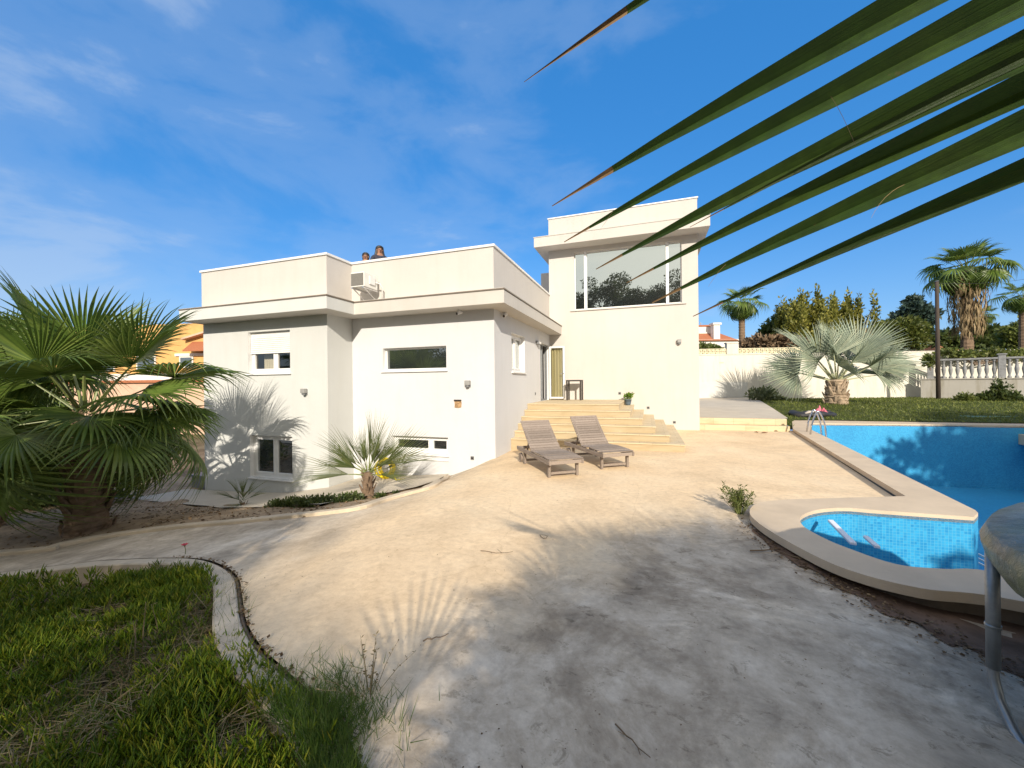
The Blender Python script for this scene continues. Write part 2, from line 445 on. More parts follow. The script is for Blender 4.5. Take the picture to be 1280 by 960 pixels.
def scatter(name, verts, faces, mats4, mat, parent=None, fmat=None, smooth=False):
    """many small leaves as one mesh; mats4: (n,3,4) placements of one template"""
    v = np.asarray(verts, float); n = len(mats4); k = len(v)
    A = np.asarray(mats4, float)
    allv = np.einsum('nij,kj->nki', A[:, :, :3], v)+A[:, None, :, 3]
    f = np.asarray(faces, np.int64); q = f.shape[1]
    allf = (f[None]+(np.arange(n)*k)[:, None, None]).reshape(-1)
    me = bpy.data.meshes.new(name)
    me.vertices.add(n*k); me.vertices.foreach_set('co', allv.reshape(-1).astype(np.float32))
    me.loops.add(len(allf)); me.loops.foreach_set('vertex_index', allf.astype(np.int32))
    nf = n*len(f); me.polygons.add(nf); me.polygons.foreach_set('loop_start', (np.arange(nf)*q).astype(np.int32))
    for m in (mat if isinstance(mat, (list, tuple)) else [mat]): me.materials.append(m)
    if fmat is not None: me.polygons.foreach_set('material_index', np.repeat(np.asarray(fmat, np.int32), len(f)))
    if smooth: me.polygons.foreach_set('use_smooth', np.ones(nf, bool))
    me.update(calc_edges=True); me.validate()
    return link(name, me, parent)
def frames(pos, dirs, size, rng, roll_up=None, wid=None):
    """placements: local Y along dirs, random roll (or local Z leaning to roll_up), scaled"""
    d = dirs/np.linalg.norm(dirs, axis=1, keepdims=True)
    r = rng.normal(size=d.shape) if roll_up is None else np.asarray(roll_up)+rng.normal(size=d.shape)*.35
    x = np.cross(d, r); x /= np.linalg.norm(x, axis=1, keepdims=True)+1e-9
    z = np.cross(x, d)
    s = np.asarray(size).reshape(-1, 1); w = s if wid is None else np.asarray(wid).reshape(-1, 1)
    A = np.zeros((len(d), 3, 4)); A[:, :, 0] = x*w; A[:, :, 1] = d*s; A[:, :, 2] = z*w; A[:, :, 3] = pos
    return A
LEAF_V = [(0, 0, 0), (-.5, .45, .1), (0, 1, 0), (.5, .45, .1)]; LEAF_F = [(0, 3, 2, 1)]

# ------------------------------------------------------------------ light and sky
SUN_T = Vector((-.43, 1.0, -.49)).normalized()          # the way the light travels
sun = bpy.data.lights.new('sun', 'SUN'); sun.energy = 3.7; sun.angle = R(.53); sun.color = (1.0, .90, .76)
suno = bpy.data.objects.new('sun', sun); COL.objects.link(suno)
suno.rotation_euler = SUN_T.to_track_quat('-Z', 'Y').to_euler()
S_EL = math.asin(-SUN_T.z); S_AZ = math.atan2(-SUN_T.x, -SUN_T.y)
w = bpy.data.worlds.new('World'); scn.world = w; w.use_nodes = True
nt = w.node_tree; bg = nt.nodes['Background']
sky = N(nt, 'ShaderNodeTexSky', sky_type='NISHITA'); sky.sun_disc = False
sky.sun_elevation = S_EL; sky.sun_rotation = S_AZ; sky.air_density = 1.0; sky.dust_density = .7; sky.ozone_density = 3.0; sky.altitude = 0
hs = N(nt, 'ShaderNodeHueSaturation'); hs.inputs['Saturation'].default_value = 1.25; hs.inputs['Value'].default_value = 1.0
nt.links.new(sky.outputs[0], hs.inputs['Color'])
tc = N(nt, 'ShaderNodeTexCoord'); sx = N(nt, 'ShaderNodeSeparateXYZ'); nt.links.new(tc.outputs['Generated'], sx.inputs[0])
# thin cloud layer: direction projected on a plane overhead
zc = N(nt, 'ShaderNodeMath', operation='MAXIMUM'); zc.inputs[1].default_value = .0; nt.links.new(sx.outputs[2], zc.inputs[0])
za = N(nt, 'ShaderNodeMath', operation='ADD'); za.inputs[1].default_value = .34; nt.links.new(zc.outputs[0], za.inputs[0])
dx = N(nt, 'ShaderNodeMath', operation='DIVIDE'); nt.links.new(sx.outputs[0], dx.inputs[0]); nt.links.new(za.outputs[0], dx.inputs[1])
dy = N(nt, 'ShaderNodeMath', operation='DIVIDE'); nt.links.new(sx.outputs[1], dy.inputs[0]); nt.links.new(za.outputs[0], dy.inputs[1])
cv = N(nt, 'ShaderNodeCombineXYZ'); nt.links.new(dx.outputs[0], cv.inputs[0]); nt.links.new(dy.outputs[0], cv.inputs[1])
mp = N(nt, 'ShaderNodeMapping'); mp.inputs['Location'].default_value = (3.1, 1.7, .4); mp.inputs['Scale'].default_value = (2.0, 2.0, 4.6); nt.links.new(tc.outputs['Generated'], mp.inputs[0])
n1 = tex_noise(nt, 1.7, 7, .56, mp.outputs[0], .3); n2 = tex_noise(nt, .75, 3, .5, mp.outputs[0])
# more cloud to the west (-X), clear to the east
wx = N(nt, 'ShaderNodeMath', operation='MULTIPLY_ADD'); wx.inputs[1].default_value = -.26; wx.inputs[2].default_value = -.09; nt.links.new(sx.outputs[0], wx.inputs[0])
s1 = N(nt, 'ShaderNodeMath', operation='MULTIPLY_ADD'); s1.inputs[1].default_value = .55; nt.links.new(n2, s1.inputs[0]); nt.links.new(n1, s1.inputs[2])
s2 = N(nt, 'ShaderNodeMath', operation='ADD'); nt.links.new(s1.outputs[0], s2.inputs[0]); nt.links.new(wx.outputs[0], s2.inputs[1])
cr = ramp(nt, [(.66, (0, 0, 0)), (.86, (.15, .15, .15)), (1.06, (.42, .42, .42))], s2.outputs[0]); cr.color_ramp.interpolation = 'EASE'
hz = N(nt, 'ShaderNodeMapRange'); hz.inputs[1].default_value = 0; hz.inputs[2].default_value = .34; hz.inputs[3].default_value = .18; hz.inputs[4].default_value = 0
nt.links.new(zc.outputs[0], hz.inputs[0])
ca = N(nt, 'ShaderNodeMath', operation='ADD', use_clamp=True); nt.links.new(cr.outputs[0], ca.inputs[0]); nt.links.new(hz.outputs[0], ca.inputs[1])
flat = mixc(nt, hs.outputs[0], (.17, 1.42, 4.0), .55)
# bright hazy veil on the sun's side of the sky
dt = N(nt, 'ShaderNodeVectorMath', operation='DOT_PRODUCT'); nt.links.new(tc.outputs['Generated'], dt.inputs[0]); dt.inputs[1].default_value = tuple(-SUN_T)
vl = N(nt, 'ShaderNodeMapRange'); vl.interpolation_type = 'SMOOTHSTEP'; vl.inputs[1].default_value = -.05; vl.inputs[2].default_value = .95; vl.inputs[3].default_value = 0; vl.inputs[4].default_value = .85
nt.links.new(dt.outputs['Value'], vl.inputs[0])
flat = mixc(nt, flat, (6.2, 5.6, 4.5), vl.outputs[0])
out = mixc(nt, flat, (2.9, 3.5, 4.4), ca.outputs[0])
nt.links.new(out, bg.inputs['Color']); bg.inputs['Strength'].default_value = .13

vs = scn.view_settings; vs.view_transform = 'Standard'; vs.look = 'None'; vs.exposure = .58; vs.gamma = 1.0; vs.use_curve_mapping = False
scn.render.engine = 'CYCLES'; scn.cycles.use_denoising = True; scn.cycles.max_bounces = 8; scn.cycles.diffuse_bounces = 4
scn.cycles.transparent_max_bounces = 12; scn.cycles.sample_clamp_indirect = 6

# ------------------------------------------------------------------ survey lines on the ground
def xy(p): return Vector((p[0], p[1]))
# kerb along the far side of the path, ending against the house
K1 = [Vector((-19, .6)), Vector((-13, 2.2))]+[xy(hit(*q)) for q in ((32, 692), (75, 684), (125, 674), (212, 662), (320, 652), (400, 644), (450, 637), (480, 627.5), (510, 619), (535, 612), (552.5, 603))]+[Vector((-4.60, 8.705))]
K1 = spline(K1, 5)
# kerb round the ice plant bed
K2 = [Vector((-17, .2)), Vector((-11, 1.5))]+[xy(hit(*q)) for q in ((60, 708), (150, 699), (215, 697), (255, 699), (282, 708), (298, 722), (303, 745), (308, 775), (325, 805), (352, 832), (385, 862), (412, 890))]+[Vector((-1.12, 1.33)), Vector((-.93, .9)), Vector((-.9, .2)), Vector((-1.0, -1.6))]
K2 = spline(K2, 5)
BED = K2+[Vector((-4, -3)), Vector((-18, -3))]
CZ = .10                                                   # top of the pool coping
def cz(px, py): return xy(at_z(px, py, CZ))
COPE_OUT = [cz(990, 527), cz(991, 536), cz(1132, 620), cz(1060, 622), cz(990, 624), cz(950, 628), cz(937, 639), cz(950, 655), cz(1000, 685), cz(1060, 712), cz(1150, 735), cz(1280, 752)]
COPE_OUT = COPE_OUT[:4]+spline(COPE_OUT[4:]+[Vector((3.6, 3.1))], 6)[:-1]
SPA_OUT = COPE_OUT[4:]
COPE_OUT += [Vector((3.6, 3.1)), Vector((6, 2.9)), Vector((10, 3.4)), Vector((13.6, 6)), Vector((13.9, 12)), Vector((13.4, 17.7))]
FARB = cz(1280, 527.5)
COPE_OUT += [FARB, cz(1140, 526), cz(1020, 523.6), cz(990, 523.6)]
POOL = [cz(1013.5, 529), cz(1014, 537), cz(1219, 637.5), cz(1222.5, 641), cz(1217, 646.2), cz(1100, 638), cz(1060, 634.8), cz(1035, 635.5), cz(1016, 638.5), cz(1003, 644), cz(1000, 650), cz(1006, 659), cz(1030, 672.5), cz(1060, 685), cz(1120, 705), cz(1180, 711), cz(1245, 715)]
TIP = POOL[3]; SPA = spline(POOL[4:]+[Vector((3.4, 3.75))], 5)[:-1]; POOL = POOL[:4]+SPA
POOL += [Vector((3.4, 3.75)), Vector((6, 3.6)), Vector((9.6, 4.2)), Vector((12.8, 6.8)), Vector((13.1, 12)), cz(1326, 533.5), cz(1280, 532), cz(1150, 530.3)]
PATIO_IN = [cz(990, 530), cz(994, 536), cz(1128, 618.5), cz(1060, 624), cz(990, 627), cz(953, 630), cz(942, 640), cz(955, 654), cz(1003, 683), cz(1062, 709), cz(1152, 731), Vector((3.6, 3.3)), Vector((6, 3.1)), Vector((10, 3.6)), Vector((14, 5))]
STEP_Y = 14.6
ST_R = at_z(985, 541, 0).x
PATIO = K1+[Vector((-3.4, 8.71)), Vector((-3.4, 14.32)), Vector((1.61, 14.32)), Vector((1.61, STEP_Y+.3)), Vector((ST_R+.35, STEP_Y+.3))]+PATIO_IN+[Vector((16, -11)), Vector((-1.2, -11)), Vector((-1.0, -1.6))]+list(reversed(K2))[1:]

# ------------------------------------------------------------------ ground
def axis(lo, hi, step, ends):
    a = [lo+step*i for i in range(int(round((hi-lo)/step))+1)]
    return [-e for e in reversed(ends)]+a+list(ends)
GX = axis(-20, 20, .4, [24, 30, 40, 60, 100, 200, 500, 1500]); GY = [-1500, -500, -200, -100, -60, -40, -28, -20]+[-14+.4*i for i in range(121)]+[38, 45, 60, 100, 200, 500, 1500]
def gz(x, y):
    z = Z(x, y)
    if in_poly((x, y), BED): z -= .20
    elif in_poly((x, y), PATIO): z -= .10
    k = sm(16, 30, max(abs(x), abs(y)))
    if y > 14.5 and x > -3: z = min(z, -.02)
    return lerp(z-.012, -.1 if x > 0 else -1.2, k)
gb = MB()
for y in GY:
    for x in GX: gb.v.append((x, y, gz(x, y)))
nx = len(GX)
for j in range(len(GY)-1):
    for i in range(nx-1):
        c = ((GX[i]+GX[i+1])/2, (GY[j]+GY[j+1])/2)
        if abs(c[0]) < 20 and -14 < c[1] < 34 and (in_poly(c, COPE_OUT)): continue
        gb.face((j*nx+i, j*nx+i+1, (j+1)*nx+i+1, (j+1)*nx+i))
struct(gb.build('ground', M_GROUND, smooth=True))
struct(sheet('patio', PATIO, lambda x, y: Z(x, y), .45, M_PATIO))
# soil that gathered along the outer pool wall
SB = [xy(hit(*q)) for q in ((942, 655), (948, 672), (970, 688), (994, 706), (1024, 716), (1042, 734), (1074, 746), (1094, 762), (1132, 774), (1167, 796), (1192, 808), (1232, 822), (1264, 845), (1300, 855), (1420, 905))]
SBo = [Vector((5.2, 3.15)), Vector((3.7, 3.4)), cz(1280, 733), cz(1150, 718), cz(1060, 697), cz(1000, 673), cz(955, 648)]
def soilz(x, y): return Z(x, y)+.004+.03*max(0, noise.noise(Vector((x*4, y*4, 3))))
SBR = [p+Vector((noise.noise(Vector((p.x*7, p.y*7, 1))), noise.noise(Vector((p.x*7, p.y*7, 8)))))*.09 for p in dens(spline(SB, 3), .05, False)]
struct(sheet('soil_strip', SBR+SBo, soilz, .09, M_SOIL))
# planting bed between path and house: rough dry earth
EARTH = K1[4:]+[Vector((-4.7, 8.70)), Vector((-7.48, 8.70)), Vector((-7.5, 7.82)), Vector((-12.2, 7.82)), Vector((-13, 9)), Vector((-16, 9)), Vector((-15, 3))]
def earthz(x, y):
    n = noise.noise(Vector((x*1.3, y*1.3, 0)))*.05+noise.noise(Vector((x*5, y*5, 2)))*.025
    return Z(x, y)+.012+n*sm(0, .5, 7.0-y+(.8 if x > -7.5 else 0)+.2)
struct(sheet('planting_earth', EARTH, earthz, .22, M_SAND))
# concrete apron along the foot of the house
APR = [xy(hit(*q)) for q in ((225, 631), (262, 634), (300, 636), (330, 636), (362, 630), (400, 634), (440, 626), (480, 620), (520, 612), (545, 604))]+[Vector((-4.66, 8.66)), Vector((-4.62, 8.703)), Vector((-7.483, 8.703)), Vector((-7.483, 7.823)), Vector((-12.6, 7.823)), Vector((-12.9, 6.6))]
struct(sheet('house_apron', APR, lambda x, y: Z(x, y)+.03+.03*sm(-6.5, -5.0, x), .3, M_TERR))
k = MB(); sweep(k, K1[3:-1], Z, -.02, .11, -.12, .05)
tag(k.build('path_kerb', M_KERB), 'low curved concrete kerb along far side of the grey path', 'kerb')
k = MB(); sweep(k, K2[3:], Z, -.19, -.035, -.34, .012)
k.cur = 1
sweep(k, K2[3:], Z, -.0345, -.004, -.3, -.010)
tag(k.build('bed_kerb', [M_KERB, simple('joint_dirt', (.24, .18, .125), .95, .4, 14, bmp=1, bscale=60, spec=.1)]), 'curved pale concrete kerb holding the ice plant bed', 'kerb')

# ------------------------------------------------------------------ upper terrace and lawn
TW0, TW1 = at_d(860, 497.2, 25.2), at_d(1166, 498, 23.9)          # foot of the garden wall
def zt(x, y): return .37+.015*(y-14.6)
LB = [xy(at_z(985, 523, .37)), xy(at_z(966, 510, .45)), xy(at_d(944, 497.6, 24.6))]
struct(sheet('upper_terrace', [Vector((1.5, 14.9)), Vector((ST_R+.02, 14.9)), LB[0], LB[1], LB[2], xy(TW0)+Vector((-.5, .3)), Vector((1.5, 27))], zt, .8, M_TERR))
def zl(x, y): return lerp(.06, .5, sm(15.5, 25, y))
LAWN = [LB[0]+Vector((.05, -.3)), LB[1]+Vector((.05, 0)), LB[2], xy(TW1), xy(at_d(1300, 498, 20.5)), Vector((19, 19)), cz(1300, 530), cz(1140, 527.5), cz(1020, 525.5), cz(992, 525.5)]
M_LAWN = simple('lawn_earth', (.07, .085, .025), .95, .35, 3, bmp=.8, bscale=30, spec=.1)
struct(sheet('lawn', LAWN, zl, .5, M_LAWN))
# two stone steps up to the terrace
st = MB()
st.box((1.612, STEP_Y, -.06), (ST_R+.15, STEP_Y+.6, .165)); st.box((1.612, STEP_Y+.3, .165), (ST_R+.15, STEP_Y+.9, .372))
tag(st.build('terrace_steps', M_STEP, bevel=.012), 'two low sandstone steps up to the grey terrace by the pool corner', 'steps')

# ------------------------------------------------------------------ swimming pool
def box_uv(me):
    uv = me.uv_layers.new(name='UVMap'); d = [0.0]*(2*len(me.loops))
    for p in me.polygons:
        n = p.normal
        for li in p.loop_indices:
            c = me.vertices[me.loops[li].vertex_index].co
            if abs(n.z) > .7: u = (c.x, c.y)
            else:
                t = Vector((-n.y, n.x)).normalized(); u = (c.x*t.x+c.y*t.y, c.z)
            d[2*li], d[2*li+1] = u
    uv.data.foreach_set('uv', d)
pool = thing('swimming_pool', 'empty blue mosaic swimming pool with round bay and beige stone coping', 'swimming pool')
DEEP, SHAL = -1.95, -.88
b = MB(); n = len(POOL)
for i in range(n):
    p, q = POOL[i], POOL[(i+1) % n]
    b.poly([(q.x, q.y, CZ-.04), (p.x, p.y, CZ-.04), (p.x, p.y, DEEP), (q.x, q.y, DEEP)])
o = b.build('basin_wall', M_TILE, pool); box_uv(o.data)
f = sheet('basin_floor', POOL, lambda x, y: DEEP+.001, .9, M_TILE, parent=pool); box_uv(f.data)
SH = SPA+[Vector((3.4, 3.75)), Vector((6, 3.6)), Vector((9.6, 4.2)), Vector((12.8, 6.8)), Vector((13.0, 11.2)), xy(at_z(1240, 652, SHAL)), TIP+Vector((.05, 0))]
s = MB(); s.prism([(p.x, p.y) for p in SH], DEEP-.02, SHAL, cap=False); s.face(range(len(SH), 2*len(SH)))
o = s.build('shallow_floor', M_TILE, pool); box_uv(o.data)
# submerged ledge with white nosing inside the round bay
M_NOSE = simple('white_nosing', (.80, .82, .84), .4, .03, 4)
def nose(a, b2, wd, h0, h1):
    s = MB(); s.bar((a.x, a.y, (h0+h1)/2), (b2.x, b2.y, (h0+h1)/2), wd, h1-h0); return s
for (p0, p1, wd) in (((1038, 651), (1067, 680), .055), ((1082, 671), (1097, 684), .045)):
    s = MB(); s.bar(at_d(*p0, 4.42 if wd > .05 else 4.05), at_d(*p1, 3.86 if wd > .05 else 3.78), wd, .03); s.build('white_rail', M_NOSE, pool, bevel=.008)
for dy_ in (0, 5.5, 11):
    a = at_z(1216, 690+dy_, SHAL); c = at_z(1262, 713+dy_, SHAL)
    s = MB(); s.bar(a+Vector((0, 0, .01)), c+Vector((0, 0, .01)), .02, .02); s.build('step_nosing', M_NOSE, pool)
# coping: one slab ring
cp = [dens(COPE_OUT, .5), dens(POOL, .5)]
vs_ = []; es_ = []
for L in cp:
    b0 = len(vs_); vs_ += [Vector((p.x, p.y)) for p in L]; es_ += [(b0+i, b0+(i+1) % len(L)) for i in range(len(L))]
r_ = delaunay_2d_cdt(vs_, es_, [], 0, 1e-5)
mb = MB(); nv = len(r_[0])
mb.v = [(p.x, p.y, CZ) for p in r_[0]]+[(p.x, p.y, CZ-.075) for p in r_[0]]
edge = {}
for fc in r_[2]:
    c = sum((r_[0][i] for i in fc), Vector((0, 0)))/3
    if in_poly(c, COPE_OUT) and not in_poly(c, POOL):
        a, b2, d = (r_[0][i] for i in fc)
        fc = tuple(fc) if (b2-a).cross(d-a) > 0 else tuple(reversed(fc))
        mb.face(fc); mb.face([i+nv for i in reversed(fc)])
        for i in range(3):
            e = (fc[i], fc[(i+1) % 3]); edge[e] = 1
for (i, j) in edge:
    if (j, i) not in edge: mb.face((j, i, i+nv, j+nv))
mb.build('coping', M_COPE, pool, bevel=.018)
# pool wall under the coping, seen where the patio falls away
ow = MB(); OUT = [p*1.0 for p in COPE_OUT]; n = len(OUT)
cen = Vector((7, 10))
def shrink(p): return p+(cen-p).normalized()*.13
for i in range(n):
    p, q = shrink(OUT[i]), shrink(OUT[(i+1) % n])
    ow.poly([(p.x, p.y, -.9), (q.x, q.y, -.9), (q.x, q.y, CZ-.07), (p.x, p.y, CZ-.07)])
ow.build('outer_wall', simple('shade_and_soil_wall', (.20, .16, .12), .95, .35, 4, bmp=.6, bscale=20), pool)  # dark colour paints in the shade of the coping overhang, plus soil
# raised block at the far right of the pool edge
bk = at_z(1332, 545, -.15)
s = MB(); s.box((bk.x-.35, bk.y-.2, -.5), (bk.x+1.5, bk.y+1.0, .09)); s.box((bk.x-.75, bk.y-.5, -.5), (bk.x+1.5, bk.y+.6, -.17)); s.build('corner_step', M_COPE, pool, bevel=.015)
# chrome ladder rails at the far left corner
def rail(p0, p1):
    a = at_z(*p0, CZ); c = at_z(*p1, CZ-.1); h = a.z+.62
    d = (c-a); mid = a+d*.5; pts = []
    for t in range(0, 19):
        k = t/18
        q = a.lerp(c, k); z = CZ+.64*math.sin(math.pi*min(1, k*1.0))**.55 if 0 < k < 1 else q.z
        pts.append(Vector((q.x+d.x*.05*math.sin(2*math.pi*k), q.y, z)))
    pts.append(pts[-1]+Vector((0, 0, -.7))); return pts
lad = thing('pool_ladder', 'pair of curved chrome handrails at the far left pool corner', 'pool ladder', tuple(at_z(1012, 541, CZ)))
for q in (((1008.5, 539.5), (1027, 544.5)), ((1013, 543), (1033, 548))):
    s = MB(); s.tube([p-lad.location for p in rail(*q)], .022, 8)
    s.build('handrail', M_STEEL, lad, smooth=True)
s = MB()
for zz in (-.35, -.65):
    a = at_z(1027, 544.5, CZ-.1)-lad.location; c = at_z(1033, 548, CZ-.1)-lad.location
    s.bar(a+Vector((0, 0, zz)), c+Vector((0, 0, zz)), .08, .03)
s.build('rungs', M_STEEL, lad)

# ------------------------------------------------------------------ the villa
villa = thing('villa', 'white flat-roofed villa with a tower room and large window, behind the patio', 'villa')
YL, YR, YT, XL, XM, XS, XT = 7.83, 8.71, 14.32, -11.9, -7.49, -3.4, 1.61
class Pl:                                                    # a wall plane: u to the right seen from outside, v up, n outwards
    def __init__(s, o, u, n): s.o = Vector(o); s.u = Vector(u); s.n = Vector(n)
    def __call__(s, u, v, n=0): return s.o+s.u*u+Vector((0, 0, v))+s.n*n
PLF = Pl((0, YL, 0), (1, 0, 0), (0, -1, 0)); PRF = Pl((0, YR, 0), (1, 0, 0), (0, -1, 0)); PTF = Pl((0, YT, 0), (1, 0, 0), (0, -1, 0))
PSD = Pl((XS, 0, 0), (0, 1, 0), (1, 0, 0)); PMD = Pl((XM, 0, 0), (0, 1, 0), (1, 0, 0))
def panel(mb, P, u0, v0, u1, v1, holes=(), dep=.16, m=0, mr=1):
    us = sorted({u0, u1, *[h[0] for h in holes], *[h[2] for h in holes]}); vs = sorted({v0, v1, *[h[1] for h in holes], *[h[3] for h in holes]})
    for a, b in zip(us, us[1:]):
        for c, d in zip(vs, vs[1:]):
            mu, mv = (a+b)/2, (c+d)/2
            if any(h[0] < mu < h[2] and h[1] < mv < h[3] for h in holes): continue
            mb.poly([P(a, c), P(b, c), P(b, d), P(a, d)], m)
    for (a, c, b, d) in holes:
        mb.poly([P(a, c), P(a, c, -dep), P(a, d, -dep), P(a, d)], mr); mb.poly([P(b, c, -dep), P(b, c), P(b, d), P(b, d, -dep)], mr)
        mb.poly([P(a, d), P(a, d, -dep), P(b, d, -dep), P(b, d)], mr); mb.poly([P(a, c, -dep), P(a, c), P(b, c), P(b, c, -dep)], mr)
def soft(o, w=.012):
    bm_ = bmesh.new(); bm_.from_mesh(o.data); bmesh.ops.remove_doubles(bm_, verts=bm_.verts, dist=.0005); bm_.to_mesh(o.data); bm_.free()
    b = o.modifiers.new('bevel', 'BEVEL'); b.width = w; b.segments = 3; b.limit_method = 'ANGLE'; b.angle_limit = R(50); return o
W1 = (-10.17, 1.95, -8.70, 3.05); W2 = (-10.15, -.82, -8.66, .29); W3 = (-6.52, 1.97, -4.67, 2.55); W4 = (-6.28, -.13, -4.65, .29)
W5 = (9.97, 1.93, 11.15, 2.95); DR = (12.95, 1.0, 14.12, 2.97); W6 = (-2.47, 4.24, 1.11, 6.30)
CB = 3.37
VENT = (-4.46, 1.04, -4.27, 1.22)
mb = MB(); panel(mb, PLF, XL, -1.9, XM, CB, [W1, W2]); panel(mb, PMD, YL, -1.9, YR, CB)
panel(mb, Pl((XL, 0, 0), (0, -1, 0), (-1, 0, 0)), -20, -1.9, -YL, CB)
soft(mb.build('wall', [M_GREY, M_WHITE], villa))
mb = MB(); panel(mb, PRF, XM, -1.9, XS, CB, [W3, W4]); 
panel(mb, PSD, YR, -1.9, YT, CB, [W5, DR], dep=.18)
soft(mb.build('wall', [M_WALL, M_WHITE], villa))
mb = MB(); panel(mb, PTF, XS+.0, -.6, XT, 6.46, [W6], dep=.14, mr=0)
panel(mb, Pl((XT, 0, 0), (0, 1, 0), (1, 0, 0)), YT, -.6, 20.4, 6.46); panel(mb, Pl((XS, 0, 0), (0, -1, 0), (-1, 0, 0)), -17.0, 3.6, -YT, 6.46)
panel(mb, Pl((0, 20.4, 0), (-1, 0, 0), (0, 1, 0)), -XT, -1.9, 12.0, 6.46)
# the recessed stair head behind the tower's left side
panel(mb, Pl((0, 17.0, 0), (1, 0, 0), (0, -1, 0)), -4.4, 3.6, XS, 6.44); panel(mb, Pl((-4.4, 0, 0), (0, -1, 0), (-1, 0, 0)), -20.4, 3.6, -17, 6.44)
soft(mb.build('tower_wall', [M_CREAM, M_WHITE], villa))
def band(mb, path, a, b, z0, z1, m=None):
    """mitred wall section along a line, from a outside the line to b inside it"""
    P = [Vector(p) for p in path]; n = len(P); off = []
    for i in range(n):
        d0 = (P[i]-P[i-1]).normalized() if i else None; d1 = (P[i+1]-P[i]).normalized() if i < n-1 else None
        d0 = d0 or d1; d1 = d1 or d0
        n0 = Vector((d0.y, -d0.x)); n1 = Vector((d1.y, -d1.x)); mt = (n0+n1)/(1+n0.dot(n1)); off.append(mt)
    s = len(mb.v)
    for p, o in zip(P, off):
        for q, z in ((a, z0), (a, z1), (-b, z1), (-b, z0)): v = p+o*q; mb.v.append((v.x, v.y, z))
    for i in range(n-1):
        for j in range(4):
            j2 = (j+1) % 4; mb.face((s+i*4+j2, s+i*4+j, s+(i+1)*4+j, s+(i+1)*4+j2), m)
    mb.face([s+j for j in range(4)], m); mb.face([s+(n-1)*4+j for j in reversed(range(4))], m)
CORN = [(-11.95, 16), (-11.95, 7.25), (-6.95, 7.25), (-6.95, 8.16), (-2.95, 8.16), (-2.95, YT-.002), (XS-.02, YT-.002), (XS-.02, 17), (-4.6, 17), (-4.6, 20.3), (-11.95, 20.3)]
def poly_prism(poly, z0, z1):
    s = MB(); s.prism(list(reversed(poly)) if sum(poly[i-1][0]*poly[i][1]-poly[i][0]*poly[i-1][1] for i in range(len(poly))) < 0 else poly, z0, z1); return s
cn = poly_prism(CORN, CB, 3.665)
for i_, f_ in enumerate(cn.f):                               # the west wing's eaves take the wing's pale grey
    if len(f_) == 4 and sum(cn.v[q][1] for q in f_)/4 < 7.9 and abs(sum(cn.v[q][2] for q in f_)/4-3.5) < .1: cn.m[i_] = 1
cn.build('cornice', [M_CORN, M_GREY], villa, bevel=.008)
fl = MB(); band(fl, [(-11.95, 16), (-11.95, 7.25), (-6.95, 7.25), (-6.95, 8.16), (-2.95, 8.16), (-2.95, YT-.003)], .018, .10, 3.666, 3.695)
fl.build('flashing', M_FLASH, villa)
poly_prism([(-11.93, 20.28), (-11.93, 7.27), (-6.97, 7.27), (-6.97, 8.18), (-2.97, 8.18), (-2.97, YT-.01), (XS-.03, YT-.01), (XS-.03, 20.28)], 3.667, 3.712).build('roof', M_CORN, villa)
PP = [(-11.95, 20), (-11.95, YL), (XM, YL), (XM, YR), (XS, YR), (XS, YT-.004)]
pb = MB(); band(pb, PP, 0, .2, 3.713, 4.83); pb.build('parapet', M_CREAM, villa)
pb = MB(); band(pb, PP, .035, .24, 4.832, 4.89); pb.build('parapet_cap', M_WHITE, villa, bevel=.006)
TC = [(-3.80, 20.6), (-3.80, 13.72), (1.90, 13.72), (1.90, 20.6)]
poly_prism(TC, 6.46, 6.80).build('tower_cornice', M_CREAM, villa, bevel=.008)
fl = MB(); band(fl, TC, .014, .1, 6.801, 6.826); fl.build('flashing', M_CORN, villa)
TP = [(XS, 20.4), (XS, YT), (XT-.01, YT), (XT-.01, 20.4)]
pb = MB(); band(pb, TP, 0, .2, 6.80, 7.63); pb.build('tower_parapet', M_CREAM, villa)
pb = MB(); band(pb, TP, .03, .23, 7.632, 7.675); pb.build('parapet_cap', M_WHITE, villa, bevel=.005)
# dark rooms behind the openings
for (P, h) in ((PLF, W1), (PLF, W2), (PRF, W3), (PRF, W4), (PSD, W5), (PSD, DR), (PTF, W6)):
    a, c, b2, d = h
    D = .9 if P is PLF else .6
    rm = MB(); rm.poly([P(a-.2, c-.2, -D), P(b2+.2, c-.2, -D), P(b2+.2, d+.1, -D), P(a-.2, d+.1, -D)])
    rm.build('dim_room', M_ROOM, villa)

def bars(mb, P, h, wd, n0, n1, splits=(), hs=()):
    a, c, b, d = h
    def bx(u0, v0, u1, v1): mb.hexa([P(u0, v0, n0), P(u1, v0, n0), P(u1, v0, n1), P(u0, v0, n1), P(u0, v1, n0), P(u1, v1, n0), P(u1, v1, n1), P(u0, v1, n1)])
    bx(a, c, a+wd, d); bx(b-wd, c, b, d); bx(a+wd, c, b-wd, c+wd); bx(a+wd, d-wd, b-wd, d)
    for s in splits: bx(s-wd*.55, c+wd, s+wd*.55, d-wd)
    for v in hs: bx(a+wd, v-wd*.4, b-wd, v+wd*.4)
def sill(P, h, out, th, ov, mat=M_WHITE, parent=None):
    a, c, b, d = h; s = MB()
    s.hexa([P(a-ov, c-th, -.15), P(b+ov, c-th, -.15), P(b+ov, c-th, out), P(a-ov, c-th, out), P(a-ov, c-.003, -.15), P(b+ov, c-.003, -.15), P(b+ov, c-.02, out), P(a-ov, c-.02, out)])
    return s.build('sill', mat, parent, bevel=.004)
